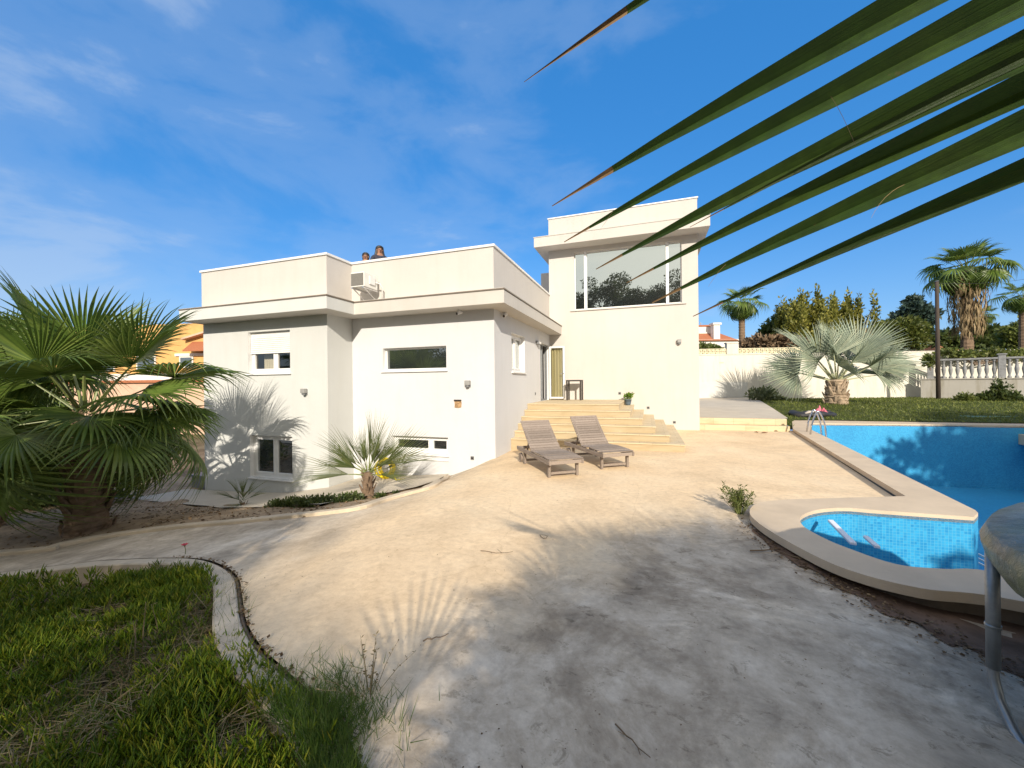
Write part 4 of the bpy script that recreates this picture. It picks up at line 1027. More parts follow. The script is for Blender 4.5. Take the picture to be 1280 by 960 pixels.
# fine threads along the blades
for i in range(16):
    q = rg.randrange(1, 7); t = rg.uniform(.35, .95); p = HUB+(tips[q]-HUB)*t; d = Vector((rg.uniform(-.6, .2), rg.uniform(-.3, .3), rg.uniform(-1, -.2))).normalized()
    L = rg.uniform(.02, .07); p2 = p+d*L*.5+Vector((rg.uniform(-.01, .01), 0, .008)); p3 = p+d*L
    fb.tube([p.lerp(p2, k).lerp(p2.lerp(p3, k), k) for k in (0, .15, .3, .5, .7, .85, 1)], [.0002]*6+[.0001], 3, m=2)
fb.v = [tuple(Vector(v)-o0) for v in fb.v]
def near_leaf_mat():
    m, nt, b = new_mat('near_palm_leaf')
    r = ramp(nt, [(.3, (.014, .032, .005)), (.55, (.028, .058, .009)), (.75, (.065, .095, .016))], tex_noise(nt, 3, 5, .6, objvec(nt)))
    st = ramp(nt, [(.4, (.8, .8, .8)), (.62, (1.15, 1.15, 1.1))], tex_noise(nt, 60, 4, .6, objvec(nt)))
    c = mixc(nt, r.outputs[0], st.outputs[0], 1.0, 'MULTIPLY')
    uvn = N(nt, 'ShaderNodeUVMap'); mpu = N(nt, 'ShaderNodeMapping'); mpu.inputs['Scale'].default_value = (26, 1.2, 1); nt.links.new(uvn.outputs[0], mpu.inputs[0])
    rib = tex_noise(nt, 1.0, 3, .6, mpu.outputs[0]); rb = ramp(nt, [(.35, (.62, .62, .6)), (.65, (1.35, 1.35, 1.3))], rib)
    c = mixc(nt, c, rb.outputs[0], 1.0, 'MULTIPLY')
    bl_ = ramp(nt, [(.66, (0, 0, 0)), (.72, (1, 1, 1))], tex_noise(nt, 22, 5, .7, objvec(nt))); c = mixc(nt, c, (.10, .075, .03), bl_.outputs[0])
    bump(nt, b, rib, .5, .002)
    nt.links.new(c, b.inputs['Base Color']); b.inputs['Roughness'].default_value = .42
    t = N(nt, 'ShaderNodeBsdfTranslucent'); nt.links.new(mixc(nt, c, (.35, .5, .05), .4), t.inputs['Color'])
    x = N(nt, 'ShaderNodeMixShader'); x.inputs[0].default_value = .12; nt.links.new(b.outputs[0], x.inputs[1]); nt.links.new(t.outputs[0], x.inputs[2]); nt.links.new(x.outputs[0], nt.nodes['Material Output'].inputs[0])
    return m
M_NEAR = near_leaf_mat()
M_DRYTIP = simple('dry_leaf_tip', (.24, .15, .07), .7, .35, 40)
nf = fb.build('frond', [M_NEAR, M_PETIOLE, M_DRYTIP], nb, smooth=False)
uvl = nf.data.uv_layers.new(name='UVMap'); nseg_v = len(SEG)*12*3          # u across the blade, v along it
for lp in nf.data.loops:
    vi = lp.vertex_index
    if vi < nseg_v: uvl.data[lp.index].uv = (.5*(vi % 3), TT[(vi % 36)//3])
ctr = Vector((0, 0, 1.75))
s = MB(); s.tube([ctr, (HUB-o0).lerp(ctr, .5)+Vector((0, 0, .06)), HUB-o0], [.03, .022, .016], 6); s.build('stalk', M_PETIOLE, nb, smooth=True)
trunk_mb(1.8, .26, .19, 14, 4, stubs=40).build('trunk', M_TRUNK, nb)
for i, (az, el, sc, v) in enumerate(((-1.2, .35, .9, 1), (-.3, .4, .9, 1), (-.8, .1, .95, 2), (-1.8, .2, .9, 2), (-.1, .35, .9, 2), (-1.2, -.3, .9, 3), (.2, -.2, .8, 3))):
    o = link('frond', WL[v], nb); o.matrix_local = leaf_mats(el, az, ctr, sc, .1)

# ------------------------------------------------------------------ trees that shade the garden from behind the camera
rngn = np.random.default_rng(3)
M_BROAD = leafy('dark_tree_leaf', [(.03, .05, .014), (.05, .075, .02), (.08, .10, .03)], .55, .2)
M_PINE = leafy('pine_needles', [(.016, .032, .018), (.03, .05, .026), (.05, .07, .035)], .6, .1)
M_OLIVE = leafy('olive_green_leaf', [(.06, .085, .02), (.10, .125, .03), (.16, .17, .045)], .55, .25)
M_GOLD = leafy('golden_conifer_leaf', [(.09, .10, .015), (.16, .16, .025), (.24, .22, .04)], .6, .2)
M_DRYBR = leafy('dry_brush', [(.12, .08, .05), (.20, .14, .09), (.28, .21, .14)], .9, 0, .1)
def blob_leaves(rng, blobs, n, size, out=.6, up=.2, fill=.55):
    """leaf placements spread through a set of ellipsoid clumps"""
    vol = np.array([r[0]*r[1]*r[2] for c, r in blobs])**.75; vol /= vol.sum()
    idx = rng.choice(len(blobs), n, p=vol); C = np.array([c for c, r in blobs], float)[idx]; RR = np.array([r for c, r in blobs], float)[idx]
    d = rng.normal(size=(n, 3)); d /= np.linalg.norm(d, axis=1, keepdims=True)
    rad = rng.uniform(fill, 1.05, (n, 1))
    pos = C+d*RR*rad
    dr = d*out+rng.normal(size=(n, 3))*.55+np.array([0, 0, up])
    return frames(pos, dr, size*rng.uniform(.6, 1.35, n), rng, wid=size*rng.uniform(.4, .8, n))
def clumpy(rg, c, rad, k, cs):
    """centres of clumps over an ellipsoid crown"""
    out = []
    for i in range(k):
        a = rg.uniform(0, 6.28); u = rg.uniform(-.75, 1); q = rg.uniform(.45, 1.0); s = math.sqrt(1-u*u)
        r = cs*rg.uniform(.65, 1.3)
        out.append(((c[0]+rad[0]*s*math.cos(a)*q, c[1]+rad[1]*s*math.sin(a)*q, c[2]+rad[2]*u*q), (r, r, r*.75)))
    return out
def tree(name, label, base, h, blobs, n, size, mat, seed, cat='tree', group=None, tr=.18, up=.2, crown_mat=None, bark=M_BARK, fill=.5, out=.6):
    t = thing(name, label, cat, base, group=group)
    rg = random.Random(seed); rng = np.random.default_rng(seed); mb = MB()
    mb.tube([(0, 0, -.1), (rg.uniform(-.1, .1), rg.uniform(-.1, .1), h*.3), (rg.uniform(-.2, .2), rg.uniform(-.2, .2), h*.6)], [tr*1.25, tr, tr*.7], 8)
    for c, r in rg.sample(blobs, min(9, len(blobs))):
        c = Vector(c); s = Vector((0, 0, h*rg.uniform(.25, .6))); mb.tube([s, s.lerp(c, .5)+Vector((0, 0, .1*h*rg.random())), c], [tr*.5, tr*.33, tr*.12], 5)
    mb.build('trunk', bark, t)
    scatter('crown', LEAF_V, LEAF_F, blob_leaves(rng, blobs, n, size, up=up, fill=fill, out=out), mat, t)
    return t
rg = random.Random(21)
SG = 'trees behind the camera that shade the garden'
# pines reflected in the tower window
for i, (x, y, h, rr_) in enumerate(((-11, -31, 16.6, 5), (-5.5, -33, 18.8, 5.6), (.2, -32, 17.2, 5.2), (5.2, -34, 18.2, 5.6), (10, -31, 16, 5))):
    bl = clumpy(rg, (0, 0, h*.66), (rr_, rr_, h*.32), 46, 1.35)+[((rg.uniform(-rr_, rr_), rg.uniform(-2, 2), rg.uniform(1, h*.5)), (2.2, 2.2, 2.2)) for _ in range(8)]
    tree('pine_tree', 'dark pine behind the camera, seen only as a reflection in the tower window', (x, y, -.3), h, bl, 24000, .30, M_PINE, 60+i, group='pines reflected in the window', tr=.3)
# palms and trees behind the camera on the right
def shade_palm(x, y, h, n, sc, seed, az0=0):
    palm('shade_palm', 'fan palm standing behind the camera and throwing the patio shadow', (x, y, Z(x, y)-.05), h, .28, .2, [(a, e, s*sc, v, tw) for a, e, s, v, tw in spiral(n, 1.2, -.6, seed, .95, .9, 1.05, 4, az0)], WL, group=SG)
#SHADE#
def shade_tree(x, y, h, c, rad, k, cs, n, size, seed, mat=None, name='shade_tree'):
    bl = clumpy(random.Random(seed), c, rad, k, cs)
    tree(name, 'leafy tree behind the camera that shades the garden', (x, y, Z(x, y)-.05), h, bl, n, size, mat or M_BROAD, seed, group=SG, tr=.16, fill=.2)
shade_palm(3.2, -4.3, 2.35, 34, 1.0, 71)
shade_palm(4.6, -5.6, 3.15, 38, 1.05, 72, 1)
shade_palm(2.2, -1.9, 1.5, 26, .85, 75, 2)
q_ = [o for o in bpy.data.objects if o.name.startswith('shade_palm')][-1]
FANM = fan_leaf(77, 16, .64, 1.5, .24, .06, .0, .02, .03, .05, .012, thin=.95).mesh('frond', FM)
hub_ = Vector((.36, -1.75, 1.67)); bd_ = Vector((-.62, .2, .8)).normalized(); zz_ = -SUN_T; xx_ = bd_.cross(zz_).normalized(); zz_ = xx_.cross(bd_)
o = link('frond', FANM, q_); hl_ = hub_-q_.location; o.matrix_local = Matrix(((xx_.x, bd_.x, zz_.x, hl_.x), (xx_.y, bd_.y, zz_.y, hl_.y), (xx_.z, bd_.z, zz_.z, hl_.z), (0, 0, 0, 1)))
s = MB(); s.tube([(0, 0, 1.5), (-.8, .1, 1.78), tuple(hl_)], [.02, .016, .012], 6); s.build('stalk', M_PETIOLE, q_, smooth=True)
shade_tree(5.8, -3.2, 4.0, (0, 0, 2.1), (1.7, 1.7, 1.3), 26, .55, 7000, .16, 81)
shade_tree(8.6, -4.0, 4.8, (0, 0, 3.2), (1.9, 1.9, 1.6), 26, .6, 5000, .17, 82)
shade_tree(20.6, -.5, 10, (0, 0, 6.6), (4.4, 4.4, 3.6), 60, 1.25, 26000, .34, 83)
shade_tree(14.8, 2.4, 6, (0, 0, 4.3), (2.6, 2.6, 2.2), 40, .85, 12000, .26, 90)
shade_tree(26, 4, 9, (0, 0, 5.4), (4.2, 4.2, 3.4), 50, 1.2, 16000, .36, 84)
# on the left
shade_tree(-1.9, -5.4, 5.6, (0, 0, 3.4), (1.5, 1.3, 2.2), 30, .6, 6000, .17, 85)
shade_tree(-4.3, -5.0, 6.6, (0, 0, 3.6), (1.6, 1.5, 2.8), 34, .62, 7000, .17, 86)
shade_tree(-7.2, -5.2, 6.2, (0, 0, 3.4), (1.8, 1.5, 2.6), 34, .65, 7000, .18, 87)
shade_tree(-10.4, -5.0, 6.0, (0, 0, 3.2), (2.0, 1.6, 2.6), 34, .7, 7000, .18, 88)
shade_tree(-14, -4.6, 6.0, (0, 0, 3.2), (2.2, 1.6, 2.6), 34, .75, 6000, .2, 89)

# ------------------------------------------------------------------ ice plants, grass, straw
rng = np.random.default_rng(17)
def bed_pts(n, x0, x1, y0, y1, cond=None):
    out = []
    Kp = [p for p in K2]
    while len(out) < n:
        x = rng.uniform(x0, x1); y = rng.uniform(y0, y1)
        if not in_poly((x, y), BED): continue
        if cond and not cond(x, y): continue
        out.append((x, y))
    return np.array(out)
def kdist(x, y): return min((Vector((x, y))-p).length for p in K2)
def mound(x, y): return .10*(noise.noise(Vector((x*1.3, y*1.3, 5)))+.35)+.08*noise.noise(Vector((x*3.5, y*3.5, 9)))
STRAW_A, STRAW_B = xy(hit(262, 775, -.1)), xy(hit(20, 960, -.1))
def straw_d(x, y):
    p = Vector((x, y)); d = STRAW_B-STRAW_A; t = max(-.2, min(1.6, (p-STRAW_A).dot(d)/d.length_squared)); return (p-STRAW_A-d*t).length+.25*noise.noise(Vector((x*2.2, y*2.2, 1)))
FING_V = []
for zy, r, dz in ((0, .45, 0), (.5, .6, .10), (1.0, .12, .32)):
    for a in (90, 210, 330): FING_V.append((r*math.cos(R(a)), zy, r*math.sin(R(a))+dz))
FING_F = [(3*l+j, 3*l+(j+1) % 3, 3*(l+1)+(j+1) % 3, 3*(l+1)+j) for l in (0, 1) for j in range(3)]
M_ICE = leafy('ice_plant_leaf', [(.055, .11, .008), (.12, .195, .012), (.20, .27, .018), (.30, .29, .03)], .5, .2, .25, nscale=2.5)
def iceplant(name, n, x0, x1, y0, y1, per, L, W, label, keep):
    P = bed_pts(n, x0, x1, y0, y1, keep); pos = []; dr = []; sz = []; wd = []
    for (x, y) in P:
        kd = kdist(x, y); z = Z(x, y)-.20; hgt = .17+mound(x, y)+.06*rng.random()
        if kd < .22: hgt = max(hgt, .2)
        for j in range(per):
            t = rng.uniform(.25, 1); a = rng.uniform(0, 6.28); q = rng.uniform(.5, 1.25)*(1.3-t*.7)
            pos.append((x+.03*math.cos(a)*(1.2-t), y+.03*math.sin(a)*(1.2-t), z+hgt*t)); dr.append((math.cos(a)*q, math.sin(a)*q, 1.0)); s_ = L*rng.uniform(.65, 1.25); sz.append(s_); wd.append(W*rng.uniform(.8, 1.25))
    o = scatter(name, FING_V, FING_F, frames(np.array(pos), np.array(dr), np.array(sz), rng, wid=np.array(wd)), M_ICE, smooth=True)
    return tag(o, label, 'ground cover', kind='stuff')
iceplant('ice_plant', 6200, -5.2, -1.05, .3, 3.4, 11, .056, .0070, 'bright green fleshy ice plants filling the bed beside the curved kerb', lambda x, y: kdist(x, y) > (.17 if y > 2.1 else (.17 if rng.random() < .45 else .05)) and straw_d(x, y) > .34-.42*rng.random() and noise.noise(Vector((x*2.6, y*2.6, 4))) > -.34 and not (kdist(x, y) < .42 and y > 1.9 and x > -3.6 and rng.random() < .75))
iceplant('ice_plant', 3400, -13, -5.2, -.8, 2.6, 9, .075, .010, 'dark shaded ice plants at the far left end of the bed', lambda x, y: kdist(x, y) > .12)
BL_V = [(-.5, 0, 0), (.5, 0, 0), (-.42, .45, .05), (.42, .45, .05), (-.05, 1, .28), (.05, 1, .28)]; BL_F = [(0, 1, 3, 2), (2, 3, 5, 4)]
M_GRASS = leafy('grass_blade', [(.04, .085, .015), (.07, .13, .02), (.12, .17, .035)], .5, .3)
M_STRAW = leafy('straw', [(.17, .125, .07), (.25, .195, .115), (.33, .27, .17)], .85, .1, .1)
def blades(name, P, L, W, lean, mat, label, zf, cat='grass'):
    n = len(P); pos = np.array([(x, y, zf(x, y)) for x, y in P]); d = rng.normal(size=(n, 3))*lean; d[:, 2] = np.abs(d[:, 2])*.2+1
    o = scatter(name, BL_V, BL_F, frames(pos, d, L*rng.uniform(.5, 1.3, n), rng, wid=W*rng.uniform(.6, 1.3, n)), mat)
    return tag(o, label, cat, kind='stuff')
P = []
KN = [(i, q) for i, q in enumerate(K2[:-1]) if q.y < 1.72 and q.x > -3 and q.y > -.2]
while len(P) < 15000:
    i, q = KN[rng.integers(0, len(KN))]; q2 = q.lerp(K2[i+1], rng.random()); d_ = (K2[i+1]-q).normalized(); s_ = Vector((d_.y, -d_.x))
    k_ = 1-sm(1.35, 1.75, q2.y); off = rng.normal(.10, .13); q2 = q2+s_*off
    if rng.random() < k_*(.55+.9*noise.noise(Vector((q2.x*4, q2.y*4, 2)))+(.3 if off > 0 else -.1)): P.append((q2.x, q2.y))
blades('grass', P, .115, .0034, .65, M_GRASS, 'fine green grass at the near end of the kerb, bottom of the photo', lambda x, y: Z(x, y)-(.12 if in_poly((x, y), BED) and kdist(x, y) > .19 else .0))
P = bed_pts(2600, -3.6, -1.1, .4, 2.6, lambda x, y: rng.random() < .6)
blades('grass', P, .26, .0035, .5, M_GRASS, 'long thin grass growing through the ice plants', lambda x, y: Z(x, y)-.15)
P = bed_pts(9000, -5, -1.1, .3, 2.8, lambda x, y: straw_d(x, y) < .36 or noise.noise(Vector((x*2.6, y*2.6, 4))) < -.3 or rng.random() < .03)
pos = np.array([(x, y, Z(x, y)-.15+rng.uniform(0, .15)) for x, y in P]); d = rng.normal(size=(len(P), 3)); d[:, 2] = np.abs(d[:, 2])*.35
tag(scatter('straw', BL_V, BL_F, frames(pos, d, .13*rng.uniform(.5, 1.5, len(P)), rng, wid=.004*rng.uniform(.6, 1.5, len(P))), M_STRAW), 'dry tan straw lying in a band across the ice plants', 'straw', kind='stuff')
def weed(name, label, base, stems, mat, leaf, n, h, spread, seed, cat='weed', lsz=.05, lw=.35):
    t = thing(name, label, cat, base); rg = random.Random(seed); rn = np.random.default_rng(seed); mb = MB(); pos = []; dr = []
    for i in range(stems):
        a = rg.uniform(0, 6.28); q = rg.uniform(0, spread); hh = h*rg.uniform(.55, 1.1); p0 = Vector((math.cos(a)*q*.2, math.sin(a)*q*.2, 0)); p2 = Vector((math.cos(a)*q, math.sin(a)*q, hh)); p1 = p0.lerp(p2, .5)+Vector((0, 0, hh*.12))
        mb.tube([p0, p1, p2], [.0035*h*3, .0028*h*3, .0012*h*3], 4)
        for k in range(n):
            u = rg.uniform(.25, 1); p = p0.lerp(p1, u*2) if u < .5 else p1.lerp(p2, u*2-1); pos.append(tuple(p)); b_ = rg.uniform(0, 6.28); dr.append((math.cos(b_), math.sin(b_), rg.uniform(.1, 1.2)))
    mb.build('stems', M_PETIOLE if mat is not M_STRAW else M_STRAW, t)
    scatter('leaves', LEAF_V, LEAF_F, frames(np.array(pos), np.array(dr), lsz*rn.uniform(.6, 1.3, len(pos)), rn, wid=lsz*lw*rn.uniform(.6, 1.3, len(pos))), leaf, t)
    return t
wb = hit(925, 642); weed('weed_tuft', 'green weed tuft growing at the corner of the round pool coping', wb, 46, M_PETIOLE, M_OLIVE, 16, .30, .27, 5, lsz=.05, lw=.3)
for i, (px, py, h) in enumerate(((175, 800, .55), (168, 812, .48), (205, 780, .38))):
    b_ = hit(px, py+35, -.15); weed('dry_stalk', ('tall bleached dry stalk standing in the ice plants', 'shorter bleached stalk leaning next to the tall one', 'low bleached stalk nearest the kerb corner')[i], b_, 2, M_STRAW, M_STRAW, 5, h, .16, 30+i, cat='dry plant', lsz=.03, lw=.15)
db = hit(462, 868); weed('dry_weed', 'brown dead weed with wiry twigs at the near end of the kerb', db, 16, M_STRAW, M_STRAW, 7, .20, .26, 44, cat='dry plant', lsz=.022, lw=.4)
# low creeping shrub along the path kerb
P = []; blobs = []
for px, py, r_ in ((345, 634, .16), (365, 632, .2), (385, 632, .22), (405, 631, .22), (425, 629, .2), (440, 626, .2), (475, 622, .1), (495, 618, .07)):
    p = hit(px, py); blobs.append(((p.x, p.y, p.z+.02), (r_*1.2, r_*1.1, r_*.65)))
b0 = hit(395, 632)
t = thing('creeping_shrub', 'low dark green creeping shrub behind the path kerb, beside the young palm', 'shrub', b0)
bl = [((c[0]-b0.x, c[1]-b0.y, c[2]-b0.z), r) for c, r in blobs]
scatter('leaves', LEAF_V, LEAF_F, blob_leaves(np.random.default_rng(4), bl, 5200, .055, up=.5, fill=.2), M_BROAD, t)
mb = MB()
for c, r in bl:
    for j in range(4): mb.tube([(c[0], c[1], c[2]-.05), (c[0]+rnd.uniform(-.2, .2), c[1]+rnd.uniform(-.2, .2), c[2]+rnd.uniform(0, .12))], [.008, .003], 4)
mb.build('stems', M_BARK, t)
# a red flower at the kerb corner
fb_ = hit(231, 693); t = thing('red_flower', 'single small red flower by the bed kerb at the edge of the path', 'flower', fb_)
s = MB(); s.tube([(0, 0, -.05), (0, .01, .05), (0, 0, .10)], .004, 5); s.build('stem', M_PETIOLE, t)
M_RED = simple('red_petal', (.55, .02, .05), .5, .2, 30)
s = MB()
for i in range(9):
    a = i*.698; c_, s_ = math.cos(a), math.sin(a); s.poly([(0, 0, .10), (c_*.02-s_*.014, s_*.02+c_*.014, .115), (c_*.042, s_*.042, .125), (c_*.02+s_*.014, s_*.02-c_*.014, .115)])
s.build('petals', M_RED, t)
s = MB(); s.lathe([(.004, .094), (.012, .106), (.004, .116)], n=8); s.build('centre', M_STRAW, t)
# lawn grass
xs = []
LP = [(p.x, p.y) for p in LAWN]
while len(xs) < 15000:
    x = rng.uniform(3.5, 18); y = rng.uniform(15, 32)
    if in_poly((x, y), LP): xs.append((x, y))
M_LGRASS = leafy('lawn_grass_blade', [(.06, .085, .018), (.11, .14, .025), (.19, .20, .05)], .6, .25)
blades('lawn_grass', xs, .10, .03, .7, M_LGRASS, 'uneven green lawn between the pool and the garden wall', lambda x, y: zl(x, y)-.01, 'lawn')

# ------------------------------------------------------------------ sun loungers
def lounger(name, label, foot, head, width, ang, seed):
    """foot and head: ground points under the two ends of the centre line"""
    foot = Vector(foot); head = Vector(head); d = head-foot; L = d.length; rz = math.atan2(d.y, d.x)
    t = thing(name, label, 'sun lounger', (foot.x, foot.y, 0), rz, 'weathered wooden sun loungers on the patio')
    hw = width/2; zr = .27; bp = L*.52                          # rail height, backrest hinge
    s = MB()
    for sg in (-1, 1): s.bar((0, sg*hw, zr), (L, sg*hw, zr), .035, .075)
    for x in (.03, L-.03): s.bar((x, -hw+.0185, zr), (x, hw-.0185, zr), .035, .06)
    s.build('side_frame', M_WOOD, t, bevel=.004)
    for x, tall in ((.16, 1), (L*.80, 1)):
        for sg in (-1, 1):
            s = MB(); s.bar((x, sg*(hw-.04), 0), (x, sg*(hw-.04), zr-.0), .055, .045, up=(0, 1, 0)); s.build('leg', M_WOOD, t, bevel=.004)
    for x in (.16, L*.80): s = MB(); s.bar((x, -hw+.07, .07), (x, hw-.07, .07), .03, .04); s.build('stretcher', M_WOOD, t)
    rg = random.Random(seed); s = MB(); n = 13
    for i in range(n):
        x = .05+(bp-.06)*i/(n-1); z = zr+.052+.02*math.sin(3.1*i/n)+rg.uniform(-.003, .003); s.bar((x, -hw-.012, z), (x, hw+.012, z+rg.uniform(-.004, .004)), (bp-.06)/(n-1)-.008, .018)
    s.build('seat_slats', M_WOOD, t, bevel=.002)
    s = MB(); n = 13; BL = L*.45; ca, sa = math.cos(ang), math.sin(ang)
    for i in range(n):
        r_ = .04+(BL-.06)*i/(n-1); cvz = .03*math.sin(3.1*i/n); x = bp+r_*ca-cvz*-sa; z = zr+.052+r_*sa; w_ = (BL-.06)/(n-1)-.008
        s.obox((x, 0, z), Vector((ca, 0, sa))*(w_/2), Vector((0, hw+.006, 0)), Vector((-sa, 0, ca))*.009)
    for sg in (-1, 1): s.bar((bp, sg*(hw-.045), zr+.03), (bp+BL*ca, sg*(hw-.045), zr+.03+BL*sa), .03, .035, up=(0, 1, 0))
    s.build('backrest', M_WOOD, t, bevel=.002)
    s = MB()
    for sg in (-1, 1): s.bar((bp+BL*.5*ca, sg*(hw-.08), zr+.02+BL*.5*sa), (bp+BL*.5*ca+.16, sg*(hw-.08), zr-.0), .022, .03, up=(0, 1, 0))
    s.build('support_strut', M_WOOD, t)
    for sg in (-1, 1):
        s = MB(); s.tube([(L*.93, sg*(hw-.03)-.02, .09), (L*.93, sg*(hw-.03)+.02, .09)], .09, 16); s.build('wheel', M_WOOD, t)
    return t
A, B, C_ = at_z(651, 577), at_z(685, 597), at_z(718.5, 592)
dl = (B-A).normalized(); fm = (B+C_)/2
lounger('sun_lounger', 'left grey wooden sun lounger, nearer the villa wall', fm+dl*.22, fm-dl*1.55, .60, R(40), 1)
A, B, C_ = at_z(715, 572.5), at_z(748.5, 586), at_z(781.5, 582)
dl2 = Vector((dl.x*.93+.02, dl.y*.9, 0)).normalized(); fm = (B+C_)/2
dl2 = (B-A).normalized()*.6+dl*.4; dl2.normalize()
lounger('sun_lounger', 'right grey wooden sun lounger with its back raised higher', fm+dl2*.24, fm-dl2*1.45, .62, R(47), 2)

# ------------------------------------------------------------------ table and pot on the landing
a = at_z(708, 499.5, 1.0); b_ = at_z(726.5, 500.5, 1.0)
tx, ty = a.x, min(b_.y, 13.85); a = at_y(708, 499, ty); b_ = at_y(726.5, 500, ty); W_ = b_.x-a.x; top = at_y(708, 475, ty).z-1.0
dep_ = .42
tb_ = thing('side_table', 'black slim-legged side table on the landing beside the door', 'table', (a.x, ty, 1.0))
s = MB(); s.box((-.01, -.01, top-.05), (W_+.01, dep_+.01, top)); s.build('table_top', M_DARK, tb_, bevel=.004)
for x in (0.018, W_-.018):
    for y in (.018, dep_-.018): s = MB(); s.box((x-.024, y-.024, 0), (x+.024, y+.024, top-.051)); s.build('leg', M_DARK, tb_)
p = at_y(785, 504.5, 13.9); p.z = .8335
t = thing('potted_plant', 'small green plant in a blue-grey pot on the stair edge by the tower', 'potted plant', p)
M_POT = simple('blue_grey_pot', (.10, .14, .18), .5, .2, 9)
s = MB(); s.lathe([(.075, 0), (.10, .08), (.115, .17), (.125, .17), (.125, .195), (.105, .195), (.10, .17), (.02, .165)], n=18); s.build('pot', M_POT, t, smooth=True)
scatter('leaves', LEAF_V, LEAF_F, blob_leaves(np.random.default_rng(8), [((0, 0, .28), (.10, .10, .08)), ((.07, 0, .34), (.1, .09, .06)), ((-.05, .03, .33), (.07, .07, .06))], 170, .085, up=.4, fill=.2), leafy('pot_plant_leaf', [(.10, .19, .02), (.18, .30, .04)], .45, .3), t)
mb = MB()
for i in range(6): mb.tube([(0, 0, .16), (rnd.uniform(-.07, .07), rnd.uniform(-.06, .06), .33)], [.006, .003], 4)
mb.build('stems', M_PETIOLE, t)

# ------------------------------------------------------------------ yellow hose against the wall
hb = at_y(481, 597, YR-.32); hb.z = Z(hb.x, hb.y)+.06
M_YEL = simple('yellow_hose', (.78, .60, .015), .4, .12, 10)
s = MB(); rg = random.Random(3)
dpx = (hb-EYEP).dot(_f); rad_ = 12.5/F*dpx
for k in range(9):
    r_ = rad_*rg.uniform(.72, 1.08); off = rg.uniform(-.08, .08); tl = rg.uniform(-.15, .15); pts = []
    for i in range(25):
        a = 2*math.pi*i/24; x = r_*1.05*math.cos(a); z = r_*.98*math.sin(a)+rad_*.95; pts.append((x+off*.3, off+tl*x+.25*z*.3, z))
    s.tube(pts, .019, 7)
s.tube([(rad_*.9, 0, rad_*.5), (rad_*1.3, -.1, .1), (rad_*1.9, -.2, .02), (rad_*2.6, -.05, .02)], .019, 7)
tag(s.build('garden_hose', M_YEL, smooth=True, loc=hb), 'coiled yellow garden hose leaning under the low window behind the young palm', 'garden hose')

# ------------------------------------------------------------------ things by the pool corner
M_BLK = simple('black_rubber', (.025, .025, .028), .55, .3, 8); M_PINK = simple('pink_towel', (.62, .17, .22), .95, .25, 9, bmp=.6); M_PALE = simple('pale_cloth', (.55, .49, .43), .95, .2, 9, bmp=.6)
fp = at_z(1015, 521, .14); dpx = (fp-EYEP).dot(_f); k_ = dpx/F
t = thing('pool_float', 'deflated black and white pool float lying on the lawn edge behind the ladder', 'pool float', (fp.x, fp.y, .16))
t.rotation_euler = (0, 0, math.atan2(CR.y, CR.x))
s = MB(); pts = [(36*k_/2*1.25*math.cos(a), .42*math.sin(a), .09+.03*math.sin(3*a)) for a in [2*math.pi*i/28 for i in range(29)]]; s.tube(pts, [.15+.03*math.sin(i*1.3) for i in range(29)], 9, ell=.75); s.build('tube', M_BLK, t, smooth=True)
s = MB(); s.tube([(-17*k_, -.3, .12), (-12*k_, -.34, .20), (-6*k_, -.33, .19), (-1*k_, -.3, .16)], [.05, .11, .12, .06], 8, ell=.5); s.build('white_panel', M_PALE, t, smooth=True)
def cloth(name, label, o, w_, d_, hmax, mat, seed, rz=0):
    mb = MB(); n = 16
    for j in range(n+1):
        for i in range(n+1):
            x = (i/n-.5)*w_; y = (j/n-.5)*d_; e = max(0, 1-(abs(x)/w_*2)**3)*max(0, 1-(abs(y)/d_*2)**3)
            z = hmax*e*(.6+.7*noise.noise(Vector((x*5/w_, y*5/d_, seed))))+.02+.05*noise.noise(Vector((x*14/w_, y*14/d_, seed+3)))*e
            mb.v.append((x+.06*w_*noise.noise(Vector((y*6, 1, seed))), y, max(.006, z)))
    for j in range(n):
        for i in range(n): a = j*(n+1)+i; mb.face((a, a+1, a+n+2, a+n+1))
    ob = mb.build(name, mat, smooth=True, loc=o); ob.rotation_euler = (0, 0, rz); sd = ob.modifiers.new('thick', 'SOLIDIFY'); sd.thickness = .012
    return tag(ob, label, 'towel')
cloth('beach_towel', 'crumpled pink and red beach towel on the black pool float', Vector(at_z(1024, 519, .2)), .62, .5, .36, M_PINK, 4, .3)
# twig, dead leaves, litter on the patio
lf_ = at_z(955, 541.5, .01)
s = MB()
for i in range(6):
    a = rnd.uniform(0, 6.28); s.poly([(i*.05-.15, 0, .01), (i*.05-.15+.06*math.cos(a), .06*math.sin(a)-.03, .05), (i*.05-.15+.15*math.cos(a), .15*math.sin(a), .02), (i*.05-.15+.06*math.cos(a)+.03, .06*math.sin(a)+.04, .04)])
tag(s.build('dead_leaf', simple('dead_leaf', (.20, .09, .04), .9, .4, 12), loc=lf_), 'curled brown dead leaf on the patio below the terrace steps', 'dead leaf')
def twig(px, py, L, az, label, seed, curl=0, r_=.004):
    p = hit(px, py); rg = random.Random(seed); s = MB(); pts = []
    for i in range(7):
        u = i/6-.5; a = az+curl*u; pts.append((L*u*math.cos(a), L*u*math.sin(a), .008+.012*rg.random()))
    s.tube(pts, [r_*(1.1-.6*i/6) for i in range(7)], 5)
    for j in range(2):
        q = Vector(pts[2+2*j]); s.tube([q, q+Vector((rg.uniform(-.1, .1), rg.uniform(-.1, .1), .015))*(L*2.2)], [r_*.7, r_*.3], 4)
    return tag(s.build('twig', M_DRYBR, loc=(p.x, p.y, Z(p.x, p.y)+.002)), label, 'twig', group='twigs lying about the patio')
